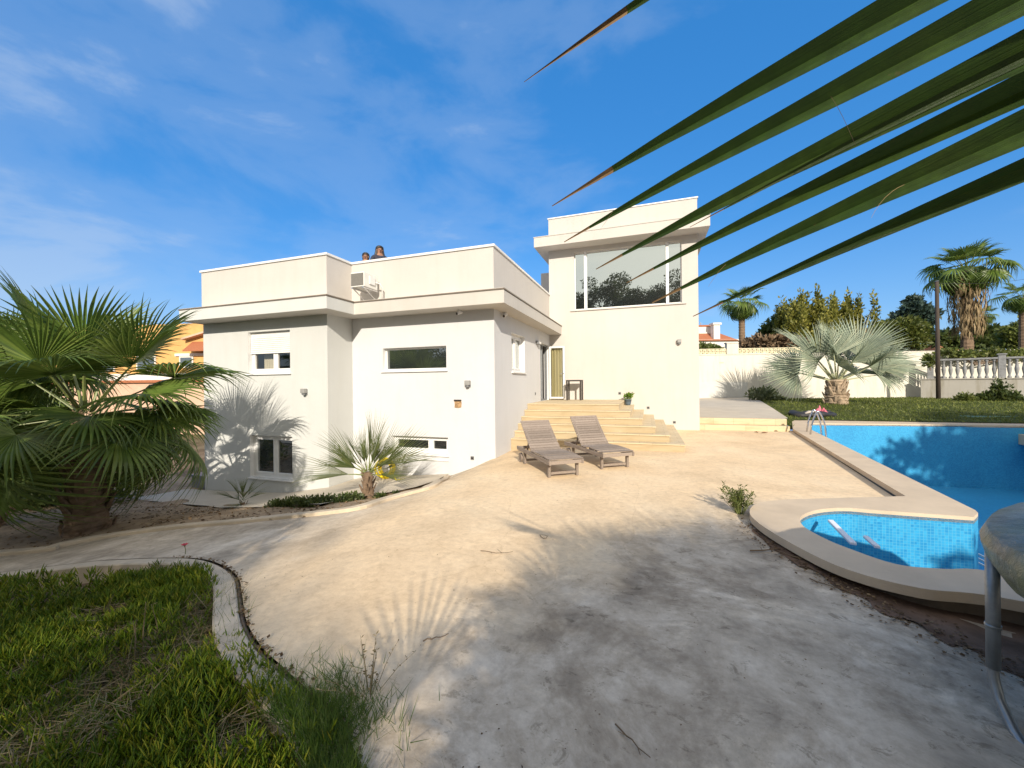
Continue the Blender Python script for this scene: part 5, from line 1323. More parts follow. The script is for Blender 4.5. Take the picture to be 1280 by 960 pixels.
twig(620, 693, .32, .2, 'thin forked twig on the sunlit middle of the patio', 1, .5); twig(683, 674, .18, 1.0, 'small curled twig near the edge of the palm shadow', 2, 3.0)
twig(1000, 700, .38, -.4, 'reddish twig by the soil at the round pool wall', 3, .8, .007); twig(1040, 735, .3, -.5, 'dark twig on the shaded slab near the pool soil', 4, .4)
twig(960, 690, .34, .5, 'pale branch tip beside the weed tuft and pool wall', 5, .3, .007); twig(122, 652, .5, .6, 'bent brown root branch in the planting earth near the big palm', 6, 1.2, .012) ; twig(200, 655, .45, -.1, 'curled brown palm root on the dry earth right of the big palm', 7, 1.8, .012)
twig(545, 800, .16, .7, 'tiny dark twig in the fringe of the frond shadow', 8); twig(790, 930, .2, -.7, 'short dark twig on the shaded slab at the bottom', 9)

# ------------------------------------------------------------------ trampoline at the right edge
M_TARP = None
def tarp():
    m, nt, b = new_mat('weathered_pad_cover'); v = objvec(nt)
    r = ramp(nt, [(.3, (.07, .085, .075)), (.45, (.14, .16, .145)), (.6, (.21, .235, .21)), (.75, (.40, .42, .38))], tex_noise(nt, 5, 8, .7, v, 1.0))
    g = ramp(nt, [(.45, (1, 1, 1)), (.65, (.75, .80, .35))], tex_noise(nt, 3, 4, .6, v))
    nt.links.new(mixc(nt, r.outputs[0], g.outputs[0], .8, 'MULTIPLY'), b.inputs['Base Color']); b.inputs['Roughness'].default_value = .35
    bump(nt, b, tex_noise(nt, 16, 6, .7, v, .6), .8, .02); return m
M_TARP = tarp()
lt = at_d(1240, 740, 1.95); lb = at_d(1241, 868, 1.95); rimz = at_d(1240, 668, 1.95).z
cx_, cy_ = lt.x+1.28, lt.y-.62; RT = 1.42
tr = thing('trampoline', 'old round trampoline with a torn grey-green pad, at the right edge', 'trampoline', (cx_, cy_, Z(cx_, cy_)))
bz = Z(cx_, cy_)
s = MB(); nT = 72
prof = [(RT-.26, -.01), (RT-.24, .035), (RT-.10, .055), (RT+.01, .03), (RT+.035, -.03), (RT+.02, -.10), (RT-.02, -.17), (RT-.06, -.205)]
for i in range(nT):
    a = 2*math.pi*i/nT
    for j, (r_, z_) in enumerate(prof):
        w1_ = 1+.006*noise.noise(Vector((math.cos(a)*6, math.sin(a)*6, j*.5))); dz = .018*noise.noise(Vector((math.cos(a)*9, math.sin(a)*9, j*.4)))+(-.05*noise.noise(Vector((math.cos(a)*3, math.sin(a)*3, 8))) if j > 5 else 0)
        s.v.append((r_*w1_*math.cos(a), r_*w1_*math.sin(a), rimz-bz+z_+dz))
m_ = len(prof)
for i in range(nT):
    i2 = (i+1) % nT
    for j in range(m_-1): s.face((i*m_+j, i*m_+j+1, i2*m_+j+1, i2*m_+j))
s.build('pad', M_TARP, tr, smooth=True)
s = MB(); s.tube([((RT-.02)*math.cos(2*math.pi*i/48), (RT-.02)*math.sin(2*math.pi*i/48), rimz-bz-.03) for i in range(49)], .022, 8); s.build('rim', M_GREYMET, tr, smooth=True)
s = MB(); s.prism([((RT-.25)*math.cos(2*math.pi*i/48), (RT-.25)*math.sin(2*math.pi*i/48)) for i in range(48)], rimz-bz-.03, rimz-bz-.024); s.build('mat', M_BLK, tr)
a0 = math.atan2(lt.y-cy_, lt.x-cx_)
M_TUBE = simple('galvanised_tube', (.30, .32, .33), .4, .2, 12, .6)
for k_i in range(3):
    am = a0+.42+k_i*2.094; s = MB(); pts = []
    e0, e1 = am-.42, am+.42
    P0 = Vector((RT*math.cos(e0), RT*math.sin(e0), 0)); P1 = Vector((RT*math.cos(e1), RT*math.sin(e1), 0)); zz = rimz-bz
    q = (P1-P0)
    pts = [P0+Vector((0, 0, zz-.05)), P0+Vector((0, 0, .42)), P0+Vector((0, 0, .26)), P0+q*.03+Vector((0, 0, .17)), P0+q*.10+Vector((0, 0, .09)), P0+q*.2+Vector((0, 0, .03)), P0+q*.5+Vector((0, 0, .022)), P0+q*.8+Vector((0, 0, .03)), P0+q*.90+Vector((0, 0, .09)), P1-q*.03+Vector((0, 0, .17)), P1+Vector((0, 0, .26)), P1+Vector((0, 0, .42)), P1+Vector((0, 0, zz-.05))]
    s.tube(pts, .021, 10); s.tube([P0+Vector((0, 0, .30)), P0+Vector((0, 0, zz-.06))], .026, 10); s.tube([P1+Vector((0, 0, .30)), P1+Vector((0, 0, zz-.06))], .026, 10)
    s.tube([P0+Vector((0, 0, .50)), P0+Vector((0, 0, .515))], .030, 10)
    s.build('leg', M_TUBE, tr, smooth=True)

# ------------------------------------------------------------------ two people on the roof terrace
M_SKIN = simple('skin', (.30, .15, .09), .6, .1, 20); M_HAIR = simple('dark_hair', (.018, .014, .012), .5, .3, 40); M_JKT = simple('navy_jacket', (.03, .035, .06), .85, .3, 14); M_TROU = simple('grey_trousers', (.09, .09, .10), .9, .2, 14); M_TOP = simple('brown_top', (.16, .11, .07), .9, .2, 14)
def skin_body(pts, edges, rads, name, mat, parent, sub=2):
    me = bpy.data.meshes.new(name); me.from_pydata(pts, edges, []); me.materials.append(mat)
    o = link(name, me, parent); bm_ = bmesh.new(); bm_.from_mesh(me); lay = bm_.verts.layers.skin.verify(); bm_.verts.ensure_lookup_table()
    for v, r_ in zip(bm_.verts, rads): v[lay].radius = (r_, r_) if not isinstance(r_, tuple) else r_
    bm_.verts[0][lay].use_root = True; bm_.to_mesh(me); bm_.free()
    k = o.modifiers.new('skin', 'SKIN'); k.use_smooth_shade = True; u = o.modifiers.new('sub', 'SUBSURF'); u.levels = sub; u.render_levels = sub
    return o
def person(label, loc, face_az, H, long_hair, jacket):
    t = thing('person', label, 'person', loc, face_az-math.pi/2)      # local +Y is the way the person faces
    s = H/1.7
    def v(x, y, z): return (x*s, y*s, z*s)
    pts = [v(0, 0, .95), v(0, .01, 1.12), v(0, 0, 1.30), v(0, -.01, 1.42), v(0, .01, 1.50), v(0, .015, 1.585), v(0, .01, 1.655)]
    ed = [(i, i+1) for i in range(6)]; rd = [(.15, .11), (.125, .095), (.16, .105), (.085, .07), (.052, .052), (.078, .092), (.06, .075)]
    for sg in (-1, 1):
        b = len(pts); pts += [v(sg*.17, 0, 1.39), v(sg*.23, -.03, 1.12), v(sg*.20, .16, .98), v(sg*.16, .27, 1.00)]; ed += [(3, b), (b, b+1), (b+1, b+2), (b+2, b+3)]; rd += [.055, .042, .034, .03]
        b = len(pts); pts += [v(sg*.095, 0, .86), v(sg*.10, .02, .48), v(sg*.10, -.01, .08), v(sg*.105, .12, .035)]; ed += [(0, b), (b, b+1), (b+1, b+2), (b+2, b+3)]; rd += [.085, .058, .042, .035]
    rd = [tuple(q*s for q in r_) if isinstance(r_, tuple) else r_*s for r_ in rd]
    skin_body(pts, ed, rd, 'body', M_SKIN, t)
    # face
    f = MB()
    for sg in (-1, 1): f.tube([v(sg*.032, .098, 1.60), v(sg*.032, .106, 1.60)], .011*s, 8)
    f.build('eyes', M_HAIR, t)
    f = MB(); f.tube([v(0, .095, 1.605), v(0, .118, 1.568), v(0, .10, 1.556)], [.008*s, .015*s, .010*s], 6); f.build('nose', M_SKIN, t, smooth=True)
    f = MB(); f.tube([v(-.025, .096, 1.532), v(0, .102, 1.53), v(.025, .096, 1.532)], .007*s, 6); f.build('mouth', simple('lips', (.25, .08, .07), .5, .1, 9), t, smooth=True)
    f = MB()
    for sg in (-1, 1): f.tube([v(sg*.078, .01, 1.61), v(sg*.092, -.005, 1.59), v(sg*.08, .005, 1.555)], .012*s, 6)
    f.build('ears', M_SKIN, t, smooth=True)
    h = MB(); n = 16
    rows = [(1.725, .02), (1.715, .06), (1.68, .098), (1.63, .112), (1.57, .116 if long_hair else .104), (1.50, .13 if long_hair else .085)]
    if long_hair: rows += [(1.42, .14), (1.33, .13), (1.25, .09)]
    for z_, r_ in rows:
        for j in range(n):
            a = 2*math.pi*j/n; c_, s_ = math.cos(a), math.sin(a); front = max(0, s_)
            rr_ = r_*(1+.08*noise.noise(Vector((c_*3, s_*3, z_*9))))
            y = s_*rr_*1.05 if not (s_ > .2 and z_ < 1.665) else .2*rr_+.0
            h.v.append(v(c_*rr_, y-.012, z_))
    for i in range(len(rows)-1):
        for j in range(n): j2 = (j+1) % n; h.face((i*n+j2, i*n+j, (i+1)*n+j, (i+1)*n+j2))
    h.face(list(range(n))); h.face([(len(rows)-1)*n+j for j in reversed(range(n))])
    h.build('hair', M_HAIR, t, smooth=True)
    c0 = [v(0, 0, .93), v(0, .01, 1.12), v(0, 0, 1.30), v(0, -.01, 1.425)]; e0 = [(0, 1), (1, 2), (2, 3)]; r0 = [(.17, .13), (.145, .115), (.18, .125), (.10, .085)]
    for sg in (-1, 1):
        b = len(c0); c0 += [v(sg*.17, 0, 1.39), v(sg*.235, -.03, 1.12), v(sg*.205, .14, .99)]; e0 += [(3, b), (b, b+1), (b+1, b+2)]; r0 += [.072, .058, .045]
    skin_body(c0, e0, [tuple(q*s for q in r_) if isinstance(r_, tuple) else r_*s for r_ in r0], 'jacket' if jacket is M_JKT else 'top', jacket, t)
    c0 = [v(0, 0, .96)]; e0 = []; r0 = [(.16, .12)]
    for sg in (-1, 1):
        b = len(c0); c0 += [v(sg*.095, 0, .84), v(sg*.10, .02, .48), v(sg*.10, -.01, .12)]; e0 += [(0, b), (b, b+1), (b+1, b+2)]; r0 += [.10, .075, .06]
    skin_body(c0, e0, [tuple(q*s for q in r_) if isinstance(r_, tuple) else r_*s for r_ in r0], 'trousers', M_TROU, t)
    s_ = MB()
    for sg in (-1, 1): s_.tube([v(sg*.10, -.06, .045), v(sg*.102, .05, .05), v(sg*.107, .17, .035)], [.05*s, .052*s, .036*s], 8, ell=.8)
    s_.build('shoes', M_HAIR, t, smooth=True)
    return t
ROOFZ = 3.713
q1 = at_d(474.5, 307, 11.1); q2 = at_d(457, 315.5, 11.2)
person('person with long dark hair and a navy jacket looking over the roof parapet', (q1.x, q1.y, ROOFZ), math.atan2(-q1.y, -q1.x)+.15, (q1.z-ROOFZ)/1.725*1.7, True, M_JKT)
person('shorter person with short dark hair, only the head above the roof parapet', (q2.x, q2.y, ROOFZ), math.atan2(-q2.y, -q2.x)-.2, (q2.z-ROOFZ)/1.725*1.7, False, M_TOP)

# leaf litter and crumbs of earth on the patio, the soil strip and the planting bed
rl = np.random.default_rng(44); P = []
while len(P) < 900:
    i = rl.integers(0, len(SBR)); p = SBR[i]; P.append((p.x+rl.normal()*.10+.03, p.y+rl.normal()*.10+.04))
while len(P) < 1500:
    i = rl.integers(20, len(K2)-2); p = K2[i].lerp(K2[i+1], rl.random()); P.append((p.x+rl.normal()*.018-.0, p.y+rl.normal()*.018))
while len(P) < 2300:
    x, y = rl.uniform(-4, 4), rl.uniform(1, 9)
    if in_poly((x, y), PATIO) and noise.noise(Vector((x*.8, y*.8, 6))) > rl.uniform(-.2, .6): P.append((x, y))
pos = np.array([(x, y, max(Z(x, y), soilz(x, y))+.006) for x, y in P]); d = rl.normal(size=(len(P), 3)); d[:, 2] *= .18
up_ = np.tile(np.array([0, 0, 1.0]), (len(P), 1)); sz = .022*rl.uniform(.3, 1.6, len(P)); sz[1500:] *= .4
tag(scatter('leaf_litter', LEAF_V, LEAF_F, frames(pos, d, sz, rl, up_, wid=sz*.7), leafy('dry_litter', [(.09, .055, .03), (.17, .11, .06), (.27, .19, .11)], .9, 0, .1)), 'small brown leaf litter along the soil strip and the kerb joint', 'litter', kind='stuff')
P = []
EP = [(p.x, p.y) for p in EARTH]; AP = [(p.x, p.y) for p in APR]
while len(P) < 2600:
    x, y = rl.uniform(-13, -4.6), rl.uniform(2.5, 7.8)
    if in_poly((x, y), EP) and not in_poly((x, y), AP): P.append((x, y))
pos = np.array([(x, y, earthz(x, y)+.008) for x, y in P]); d = rl.normal(size=(len(P), 3)); d[:, 2] *= .3
sz = .05*rl.uniform(.3, 1.7, len(P))
tag(scatter('leaf_litter', LEAF_V, LEAF_F, frames(pos, d, sz, rl, np.tile(np.array([0, 0, 1.0]), (len(P), 1)), wid=sz*.5), bpy.data.materials['dry_litter']), 'dry litter of bark and leaves on the earth below the left fan palms', 'litter', kind='stuff')

# ------------------------------------------------------------------ garden wall at the back
def wall_line(a, b): d = Vector((b.x-a.x, b.y-a.y, 0)); L = d.length; return d.normalized(), L
dW, LW = wall_line(TW0, TW1); nW = Vector((dW.y, -dW.x, 0))
if nW.y > 0: nW = -nW
w0 = Vector((TW0.x, TW0.y, 0))-dW*5; 
hz0 = at_d(875, 442.5, 25.1).z; hz1 = at_d(1160, 441.5, 23.95).z
gw = thing('garden_wall', 'long cream rendered garden wall closing the back of the plot', 'garden wall', (w0.x, w0.y, 0), math.atan2(dW.y, dW.x))
LL = LW+15; HW = (hz0+hz1)/2
s = MB(); s.box((0, 0, -.3), (LL, .2, HW)); s.build('wall', M_YARDWALL, gw, bevel=.01)
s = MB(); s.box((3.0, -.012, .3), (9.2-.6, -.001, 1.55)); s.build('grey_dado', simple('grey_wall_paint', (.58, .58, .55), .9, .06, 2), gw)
s = MB(); s.box((-.02, -.03, HW+.001), (LL+.02, .23, HW+.05)); s.build('wall_cap', M_YARDWALL, gw, bevel=.008)
# pierced block strip along the left stretch
M_LAT = simple('cream_block', (.66, .60, .42), .9, .12, 6)
def lat(px): p = at_d(px, 440, 25); return (Vector((p.x, p.y, 0))-w0).dot(dW)
x0, x1 = lat(862), lat(1002); pxs = lat(915)
s = MB(); hB = .36; z0 = HW+.052
def block(xa, xb):
    s.box((xa, .05, z0), (xb, .15, z0+.05)); s.box((xa, .05, z0+hB-.05), (xb, .15, z0+hB))
    n = max(1, int((xb-xa)/.25)); st = (xb-xa)/n
    for i in range(n+1): x = xa+i*st; s.box((x-.022, .052, z0+.051), (x+.022, .148, z0+hB-.051))
    for i in range(n):
        x = xa+(i+.5)*st
        s.bar((x-st*.4, .1, z0+.07), (x+st*.4, .1, z0+hB-.07), .08, .035, up=(0, 1, 0)); s.bar((x-st*.4, .1, z0+hB-.07), (x+st*.4, .1, z0+.07), .078, .035, up=(0, 1, 0))
block(x0-1, pxs-.36); block(pxs+.36, x1)
s.build('pierced_blocks', M_LAT, gw)
s = MB(); s.box((pxs-.33, -.03, HW+.052), (pxs+.33, .3, HW+.72)); s.box((pxs-.37, -.06, HW+.721), (pxs+.37, .33, HW+.79)); s.build('wall_pillar', M_YARDWALL, gw, bevel=.01)
vx = lat(902); s = MB()
s.box((vx-.13, -.02, HW-.50), (vx+.13, -.001, HW-.43)); s.build('air_vent', M_LAT, gw)
# ------------------------------------------------------------------ retaining wall with balustrade on the right
R0, R1 = at_d(1151, 500, 23.2), at_d(1345, 500, 19.4)
dR, LR = wall_line(R0, R1); r0 = Vector((R0.x, R0.y, 0)); rz = math.atan2(dR.y, dR.x)
ztop = at_d(1220, 474, 21.8).z; zr_ = at_d(1220, 447.5, 21.8).z
rw = thing('retaining_wall', 'weathered low retaining wall under the balustrade, right of the lawn', 'retaining wall', r0, rz)
s = MB(); s.box((0, 0, -.2), (LR, .3, ztop)); s.build('wall', M_RETWALL, rw, bevel=.01)
s = MB(); s.box((-.04, -.05, ztop+.001), (LR+.05, .35, ztop+.06)); s.build('wall_cap', M_RETWALL, rw, bevel=.01)
bal = thing('balustrade', 'grey concrete balustrade of turned balusters on the retaining wall', 'balustrade', r0+Vector((0, 0, ztop+.061)), rz)
hbal = zr_-ztop-.061
M_BAL = simple('grey_cast_stone', (.25, .255, .26), .9, .25, 6, bmp=.4, bscale=30)
def lr(px):
    d = ray(px, 460); n_ = Vector((-dR.y, dR.x, 0)); p = EYEP+d*((r0-EYEP).dot(n_)/d.dot(n_)); return (Vector((p.x, p.y, 0))-r0).dot(dR)
posts = [lr(1163), lr(1253), lr(1342)]
for xx in posts:
    s = MB(); s.box((xx-.13, .02, 0), (xx+.13, .28, hbal+.12)); s.box((xx-.17, -.02, hbal+.121), (xx+.17, .32, hbal+.19)); s.build('post', M_BAL, bal, bevel=.01)
s = MB(); prof = [(.075, 0), (.075, .05), (.05, .07), (.04, .11), (.075, .24), (.085, .31), (.06, .42), (.036, .53), (.045, .58), (.07, .60), (.07, .65)]
kz = (hbal-.10)/.65; s.lathe([(r_*1.05, z_*kz) for r_, z_ in prof], n=10); bme = s.mesh('baluster', M_BAL, True)
for a, b in zip(posts, posts[1:]):
    n = int((b-a-.26)/.24)
    for i in range(n):
        o = link('baluster', bme, bal); o.location = (a+.13+(b-a-.26)*(i+.5)/n, .15, .0)
    s = MB(); s.box((a+.131, .03, hbal-.10), (b-.131, .27, hbal)); s.build('rail', M_BAL, bal, bevel=.015)
# plants on and by the wall
def bush(name, label, px, py, d, blobs_px, n, size, mat, seed, cat='shrub', group=None, up=.3, fill=.3, out=.6, gz_=None):
    """blobs in picture units at one depth d: (px, py, rx, ry) -> real clumps with depth as great as their width"""
    b0 = at_d(px, py, d)
    if gz_ is not None: b0.z = gz_
    bl = []
    for (x, y, rx, ry) in blobs_px:
        c = at_d(x, y, d)+_f*random.Random(seed+x).uniform(-.5, .5)*rx/F*d-b0; bl.append(((c.x, c.y, c.z), (rx/F*d, rx/F*d, ry/F*d)))
    t = thing(name, label, cat, b0, group=group)
    mb = MB()
    for c, r in bl: mb.tube([(0, 0, -.05), (c[0]*.5, c[1]*.5, c[2]*.4), c], [.05*size/.3+.01, .035*size/.3+.006, .01], 5)
    mb.build('trunk' if cat == 'tree' else 'stems', M_BARK, t)
    scatter('crown' if cat == 'tree' else 'leaves', LEAF_V, LEAF_F, blob_leaves(np.random.default_rng(seed), bl, n, size, up=up, fill=fill, out=out), mat, t)
    return t
bush('round_shrub', 'small round yellow-green shrub on the first balustrade post', 1163, 462, 22.4, [(1163, 451, 7, 8)], 420, .16, M_OLIVE, 3)
bush('clipped_hedge', 'low green hedge trailing along behind the balustrade rail', 1220, 455, 23.2, [(x, 443+((x*7) % 5)-2, 13, 5) for x in range(1185, 1300, 11)], 2600, .2, M_OLIVE, 5, 'hedge', fill=.1)
bush('dark_shrub', 'dark leafy shrub against the retaining wall at the right edge', 1246, 507, 19.3, [(1240, 500, 13, 8), (1255, 497, 12, 7), (1268, 503, 13, 9), (1247, 488, 6, 8)], 1500, .2, M_BROAD, 7)
bush('wall_creeper', 'thin leafless creeper climbing the retaining wall below the second post', 1255, 505, 19.9, [(1252, 482, 3, 12), (1246, 476, 4, 3), (1262, 486, 3, 8)], 130, .12, M_BROAD, 9, 'creeper')
bush('small_shrub', 'small yellowish shrub at the foot of the retaining wall', 1205, 508, 19.5, [(1206, 499, 8, 7), (1214, 502, 6, 5)], 500, .16, M_OLIVE, 10)
bush('grey_shrub', 'loose grey-green shrub at the far corner of the terrace, by the lawn', 953, 503, 22.5, [(943, 494, 10, 8), (955, 493, 12, 8), (967, 496, 9, 6), (975, 500, 7, 4)], 1100, .2, leafy('grey_green_leaf', [(.10, .13, .07), (.17, .20, .11), (.26, .28, .17)], .6, .2), 11)
s = MB(); gbp = at_z(1243, 523.5, .12); gd = (gbp-EYEP).dot(_f)/F
s.prism([(-35*gd, -.25), (60*gd, -.25), (60*gd, .5), (30*gd, .62), (-20*gd, .55), (-37*gd, .2)], 0, .10)
o = s.build('green_cover', simple('green_cover_board', (.13, .21, .13), .7, .2, 4), bevel=.02, loc=(gbp.x, gbp.y, .13)); o.rotation_euler = (0, 0, math.atan2(CR.y, CR.x))
tag(o, 'flat pale green cover lying on the grass at the right end of the pool', 'cover')

# ------------------------------------------------------------------ beyond the wall
G_ = 'trees beyond the garden wall'
def spire_tree(px, top, base, d, wpx, seed, label):
    b0 = at_d(px, base, d); b0.z = .2; h = at_d(px, top, d).z-.2; rg = random.Random(seed); bl = []
    w_ = wpx/F*d
    for q in range(10):                                       # several leaders of uneven height
        a0 = rg.uniform(0, 6.28); r0_ = w_*rg.uniform(0, .75) if q else 0; hq = h*(rg.uniform(.84, .98) if q else 1.0)
        for i in range(16):
            u = i/15; a = rg.uniform(0, 6.28); r_ = w_*.34*(1-u)**.6*rg.uniform(.3, 1); k_ = w_*.36*(1.12-u*.85)
            bl.append(((r0_*math.cos(a0)*(1+.25*u)+r_*math.cos(a), r0_*math.sin(a0)*(1+.25*u)+r_*math.sin(a), hq*(.25+.74*u)), (k_, k_, w_*.36)))
    tree('golden_conifer', label, b0, h*.9, bl, 16000, .25, M_GOLD, seed, group='golden conifers beyond the wall', tr=.2, up=1.3, fill=.2, out=.7)
for i, (px, top, wpx, d, lb_) in enumerate(((978, 379, 33, 34, 'leftmost golden conifer, partly behind dead brush'), (1001, 370, 33, 33, 'golden conifer second from the left in the row'), (1022, 367, 33, 33.5, 'tallest-topped golden conifer in the middle of the row'), (1042, 372, 31, 33, 'golden conifer second from the right, above the silver palm'), (1061, 369, 28, 34, 'rightmost golden conifer with a leaning tip'))):
    spire_tree(px, top, 450, d, wpx, 90+i, lb_)
bush('dark_bush', 'dark green bushy tree behind the wall left of the golden conifers', 968, 445, 36, [(960, 420, 9, 14), (972, 408, 10, 12), (955, 430, 8, 10), (980, 425, 10, 14)], 1500, .45, M_BROAD, 12, 'tree', G_, gz_=.2)
bush('dry_brush', 'tangle of dry brown brush on top of the garden wall', 985, 440, 30, [(x, 432-((x*13) % 7), 9, 7) for x in range(938, 1010, 9)], 3000, .34, M_DRYBR, 13, 'brush', fill=.0, out=.8)
bush('wall_ivy', 'green bush spilling over the wall top right beside the tower', 885, 442, 26.5, [(878, 437, 8, 8), (888, 436, 8, 5), (896, 437, 7, 4), (876, 446, 4, 6)], 700, .22, M_OLIVE, 14)
bush('dark_pine', 'dark blue-green pine standing above the other trees behind the wall', 1145, 440, 46, [(1143, 376, 8, 6), (1138, 386, 12, 5), (1152, 384, 11, 5), (1131, 394, 11, 5), (1148, 395, 15, 6), (1160, 392, 9, 4), (1125, 404, 12, 5), (1142, 405, 14, 6), (1157, 404, 10, 5), (1150, 415, 16, 7)], 3400, .5, simple('x', (.1, .1, .1)) if False else leafy('blue_pine_needles', [(.018, .04, .035), (.035, .065, .055), (.05, .085, .07)], .6, .05), 15, 'tree', G_, fill=.3, gz_=.2)
bush('olive_tree', 'broad yellow-green tree behind the wall between the two palms', 1125, 440, 31, [(1100, 418, 13, 12), (1115, 412, 15, 12), (1132, 408, 16, 12), (1150, 415, 13, 12), (1092, 428, 12, 10), (1140, 426, 18, 12), (1118, 428, 18, 11)], 5200, .28, M_OLIVE, 16, 'tree', G_, fill=.35, gz_=.2)
bush('rusty_bush', 'rust-brown and yellow bush right of the silver palm top', 1090, 440, 29.5, [(1083, 422, 9, 10), (1094, 431, 9, 8)], 700, .3, leafy('rusty_leaf', [(.10, .10, .02), (.22, .14, .03), (.30, .12, .04)], .6, .2), 17, 'bush', gz_=.2)
bush('distant_tree', 'dark distant tree right of the skirted palm', 1240, 440, 60, [(1235, 416, 16, 10), (1222, 424, 12, 9), (1250, 424, 12, 10), (1235, 430, 22, 8)], 2200, .7, M_BROAD, 18, 'tree', G_, gz_=.2)
bush('distant_tree', 'yellow-green distant tree at the right edge below the palm crown', 1268, 440, 48, [(1262, 418, 13, 10), (1276, 410, 12, 12), (1270, 430, 18, 9), (1290, 420, 14, 14)], 2400, .5, M_OLIVE, 19, 'tree', G_, gz_=.2)
bush('distant_tree', 'small distant tree left of the skirted palm trunk', 1178, 440, 55, [(1170, 424, 10, 8), (1182, 420, 9, 7), (1190, 430, 10, 8)], 1300, .6, M_BROAD, 20, 'tree', G_, gz_=.2)
# a far wooded band closes the horizon
P = []; bl = []
rg = random.Random(31)
for i in range(150):
    a = yaw+R(lerp(-70, 70, i/149)); r_ = rg.uniform(150, 190); h = rg.uniform(3, 7); bl.append(((r_*math.sin(a), r_*math.cos(a), h*.4), (6.5, 6.5, h)))
tag(scatter('distant_woods', LEAF_V, LEAF_F, blob_leaves(np.random.default_rng(6), bl, 9000, 2.2, fill=.4), M_BROAD), 'far dark band of trees on the horizon', 'woods', kind='stuff')
# wooden pole
pp = at_d(1173, 500, 21.5); pt = at_d(1171, 352, 21.5)
t = thing('utility_pole', 'dark wooden pole in front of the skirted palm', 'pole', (pp.x, pp.y, .5))
s = MB(); s.tube([(0, 0, -.3), (pt.x-pp.x, pt.y-pp.y, pt.z-.5)], [.10, .08], 10); s.build('pole', simple('old_pole_wood', (.06, .045, .035), .9, .3, 3, stretch=(6, 6, .5)), t, smooth=True)
s = MB(); s.tube([(pt.x-pp.x, pt.y-pp.y, pt.z-.5), (pt.x-pp.x, pt.y-pp.y, pt.z-.46)], [.11, .06], 10); s.build('pole_cap', M_GREYMET, t)
wr = at_d(1300, 346, 60); s = MB(); a = Vector((pt.x, pt.y, pt.z-.1))-Vector((pp.x, pp.y, .5)); b_ = at_d(1330, 340, 24)-Vector((pp.x, pp.y, .5))
s.tube([a.lerp(b_, i/10)-Vector((0, 0, .25*math.sin(math.pi*i/10))) for i in range(11)], .008, 4); s.build('wire', M_DARK, t)

# ------------------------------------------------------------------ houses beyond
M_TILE_R = simple('terracotta_tiles', (.36, .13, .06), .85, .25, 30, bmp=.8, bscale=60)
M_PEACH = simple('orange_render', (.62, .36, .13), .9, .1, 2); M_PINKW = simple('pink_render', (.60, .40, .29), .9, .1, 2); M_HW = simple('house_white', (.72, .69, .64), .9, .07, 2)
def house(name, label, origin, ang, cat='house', group=None): return thing(name, label, cat, origin, ang, group)
h0 = at_d(868, 440, 70); h1 = at_d(935, 440, 70)
hs_ = house('tiled_house', 'white house with red tiled roof and chimney beyond the wall, by the tower', (h0.x, h0.y, .3), math.atan2(CR.y, CR.x))
k_ = 70/F; hz_ = lambda py: at_d(900, py, 70).z-.3
s = MB(); s.box((-20*k_, 0, 0), (62*k_, 7, hz_(424))); s.box((-20*k_, 2, hz_(424)), (32*k_, 6.5, hz_(406))); s.build('wall', M_HW, hs_)
s = MB()
def hip(x0, y0, x1, y1, z0, z1, ov): 
    a = [(x0-ov, y0-ov, z0), (x1+ov, y0-ov, z0), (x1+ov, y1+ov, z0), (x0-ov, y1+ov, z0)]; m_ = (y1-y0)*.45; r1_ = (x0+m_, (y0+y1)/2, z1); r2_ = (x1-m_, (y0+y1)/2, z1)
    s.poly([a[0], a[1], r2_, r1_]); s.poly([a[1], a[2], r2_]); s.poly([a[2], a[3], r1_, r2_]); s.poly([a[3], a[0], r1_])
hip(-20*k_, 0, 52*k_, 7, hz_(426), hz_(408), .4); s.box((-21*k_, 1.9, hz_(406.2)), (33*k_, 6.6, hz_(404))); rf = s.build('roof', M_TILE_R, hs_)
s = MB(); cxp = 28*k_; s.box((cxp-.55, -.1, hz_(424)), (cxp+.55, 1, hz_(406))); s.box((cxp-.75, -.3, hz_(405.9)), (cxp+.75, 1.2, hz_(403.5))); s.build('chimney', M_HW, rf)
s = MB(); s.tube([(22*k_, 4, hz_(404)), (21*k_, 4, hz_(398))], .05, 5); s.bar((20*k_, 4, hz_(399)), (24*k_, 4, hz_(400)), .06, .06); s.build('aerial', M_STEEL, hs_)
for xx in (6, 40):
    s = MB(); s.box((xx*k_, -.06, hz_(438)), ((xx+9)*k_, -.01, hz_(429))); s.build('window', M_DARK, hs_)
h2 = at_d(1172, 440, 75); k2 = 75/F
hs2 = house('brick_house', 'low terracotta-coloured house seen between the pole and the palm', (h2.x, h2.y, .3), math.atan2(CR.y, CR.x))
z2 = lambda py: at_d(1185, py, 75).z-.3
s = MB(); s.box((0, 0, 0), (42*k2, 6, z2(432))); s.build('wall', simple('brick_red_render', (.42, .19, .11), .9, .15, 3), hs2)
s = MB(); s.box((-.3, -.3, z2(431.9)), (42*k2+.3, 6.3, z2(430))); s.build('roof', M_TILE_R, hs2)
s = MB(); s.box((3, -.05, .6), (4.2, -.01, 2)); s.build('window', M_DARK, hs2)
h3 = at_d(1064, 440, 80); k3 = 80/F
hs3 = house('far_house', 'far white flat roof just showing over the rusty bush', (h3.x, h3.y, .3), math.atan2(CR.y, CR.x))
z3 = lambda py: at_d(1080, py, 80).z-.3
s = MB(); s.box((0, 0, 0), (38*k3, 6, z3(415))); s.build('wall', M_HW, hs3)
s = MB(); s.box((-.3, -.3, z3(414.9)), (38*k3+.3, 6.3, z3(413))); s.build('roof', M_TILE_R, hs3)
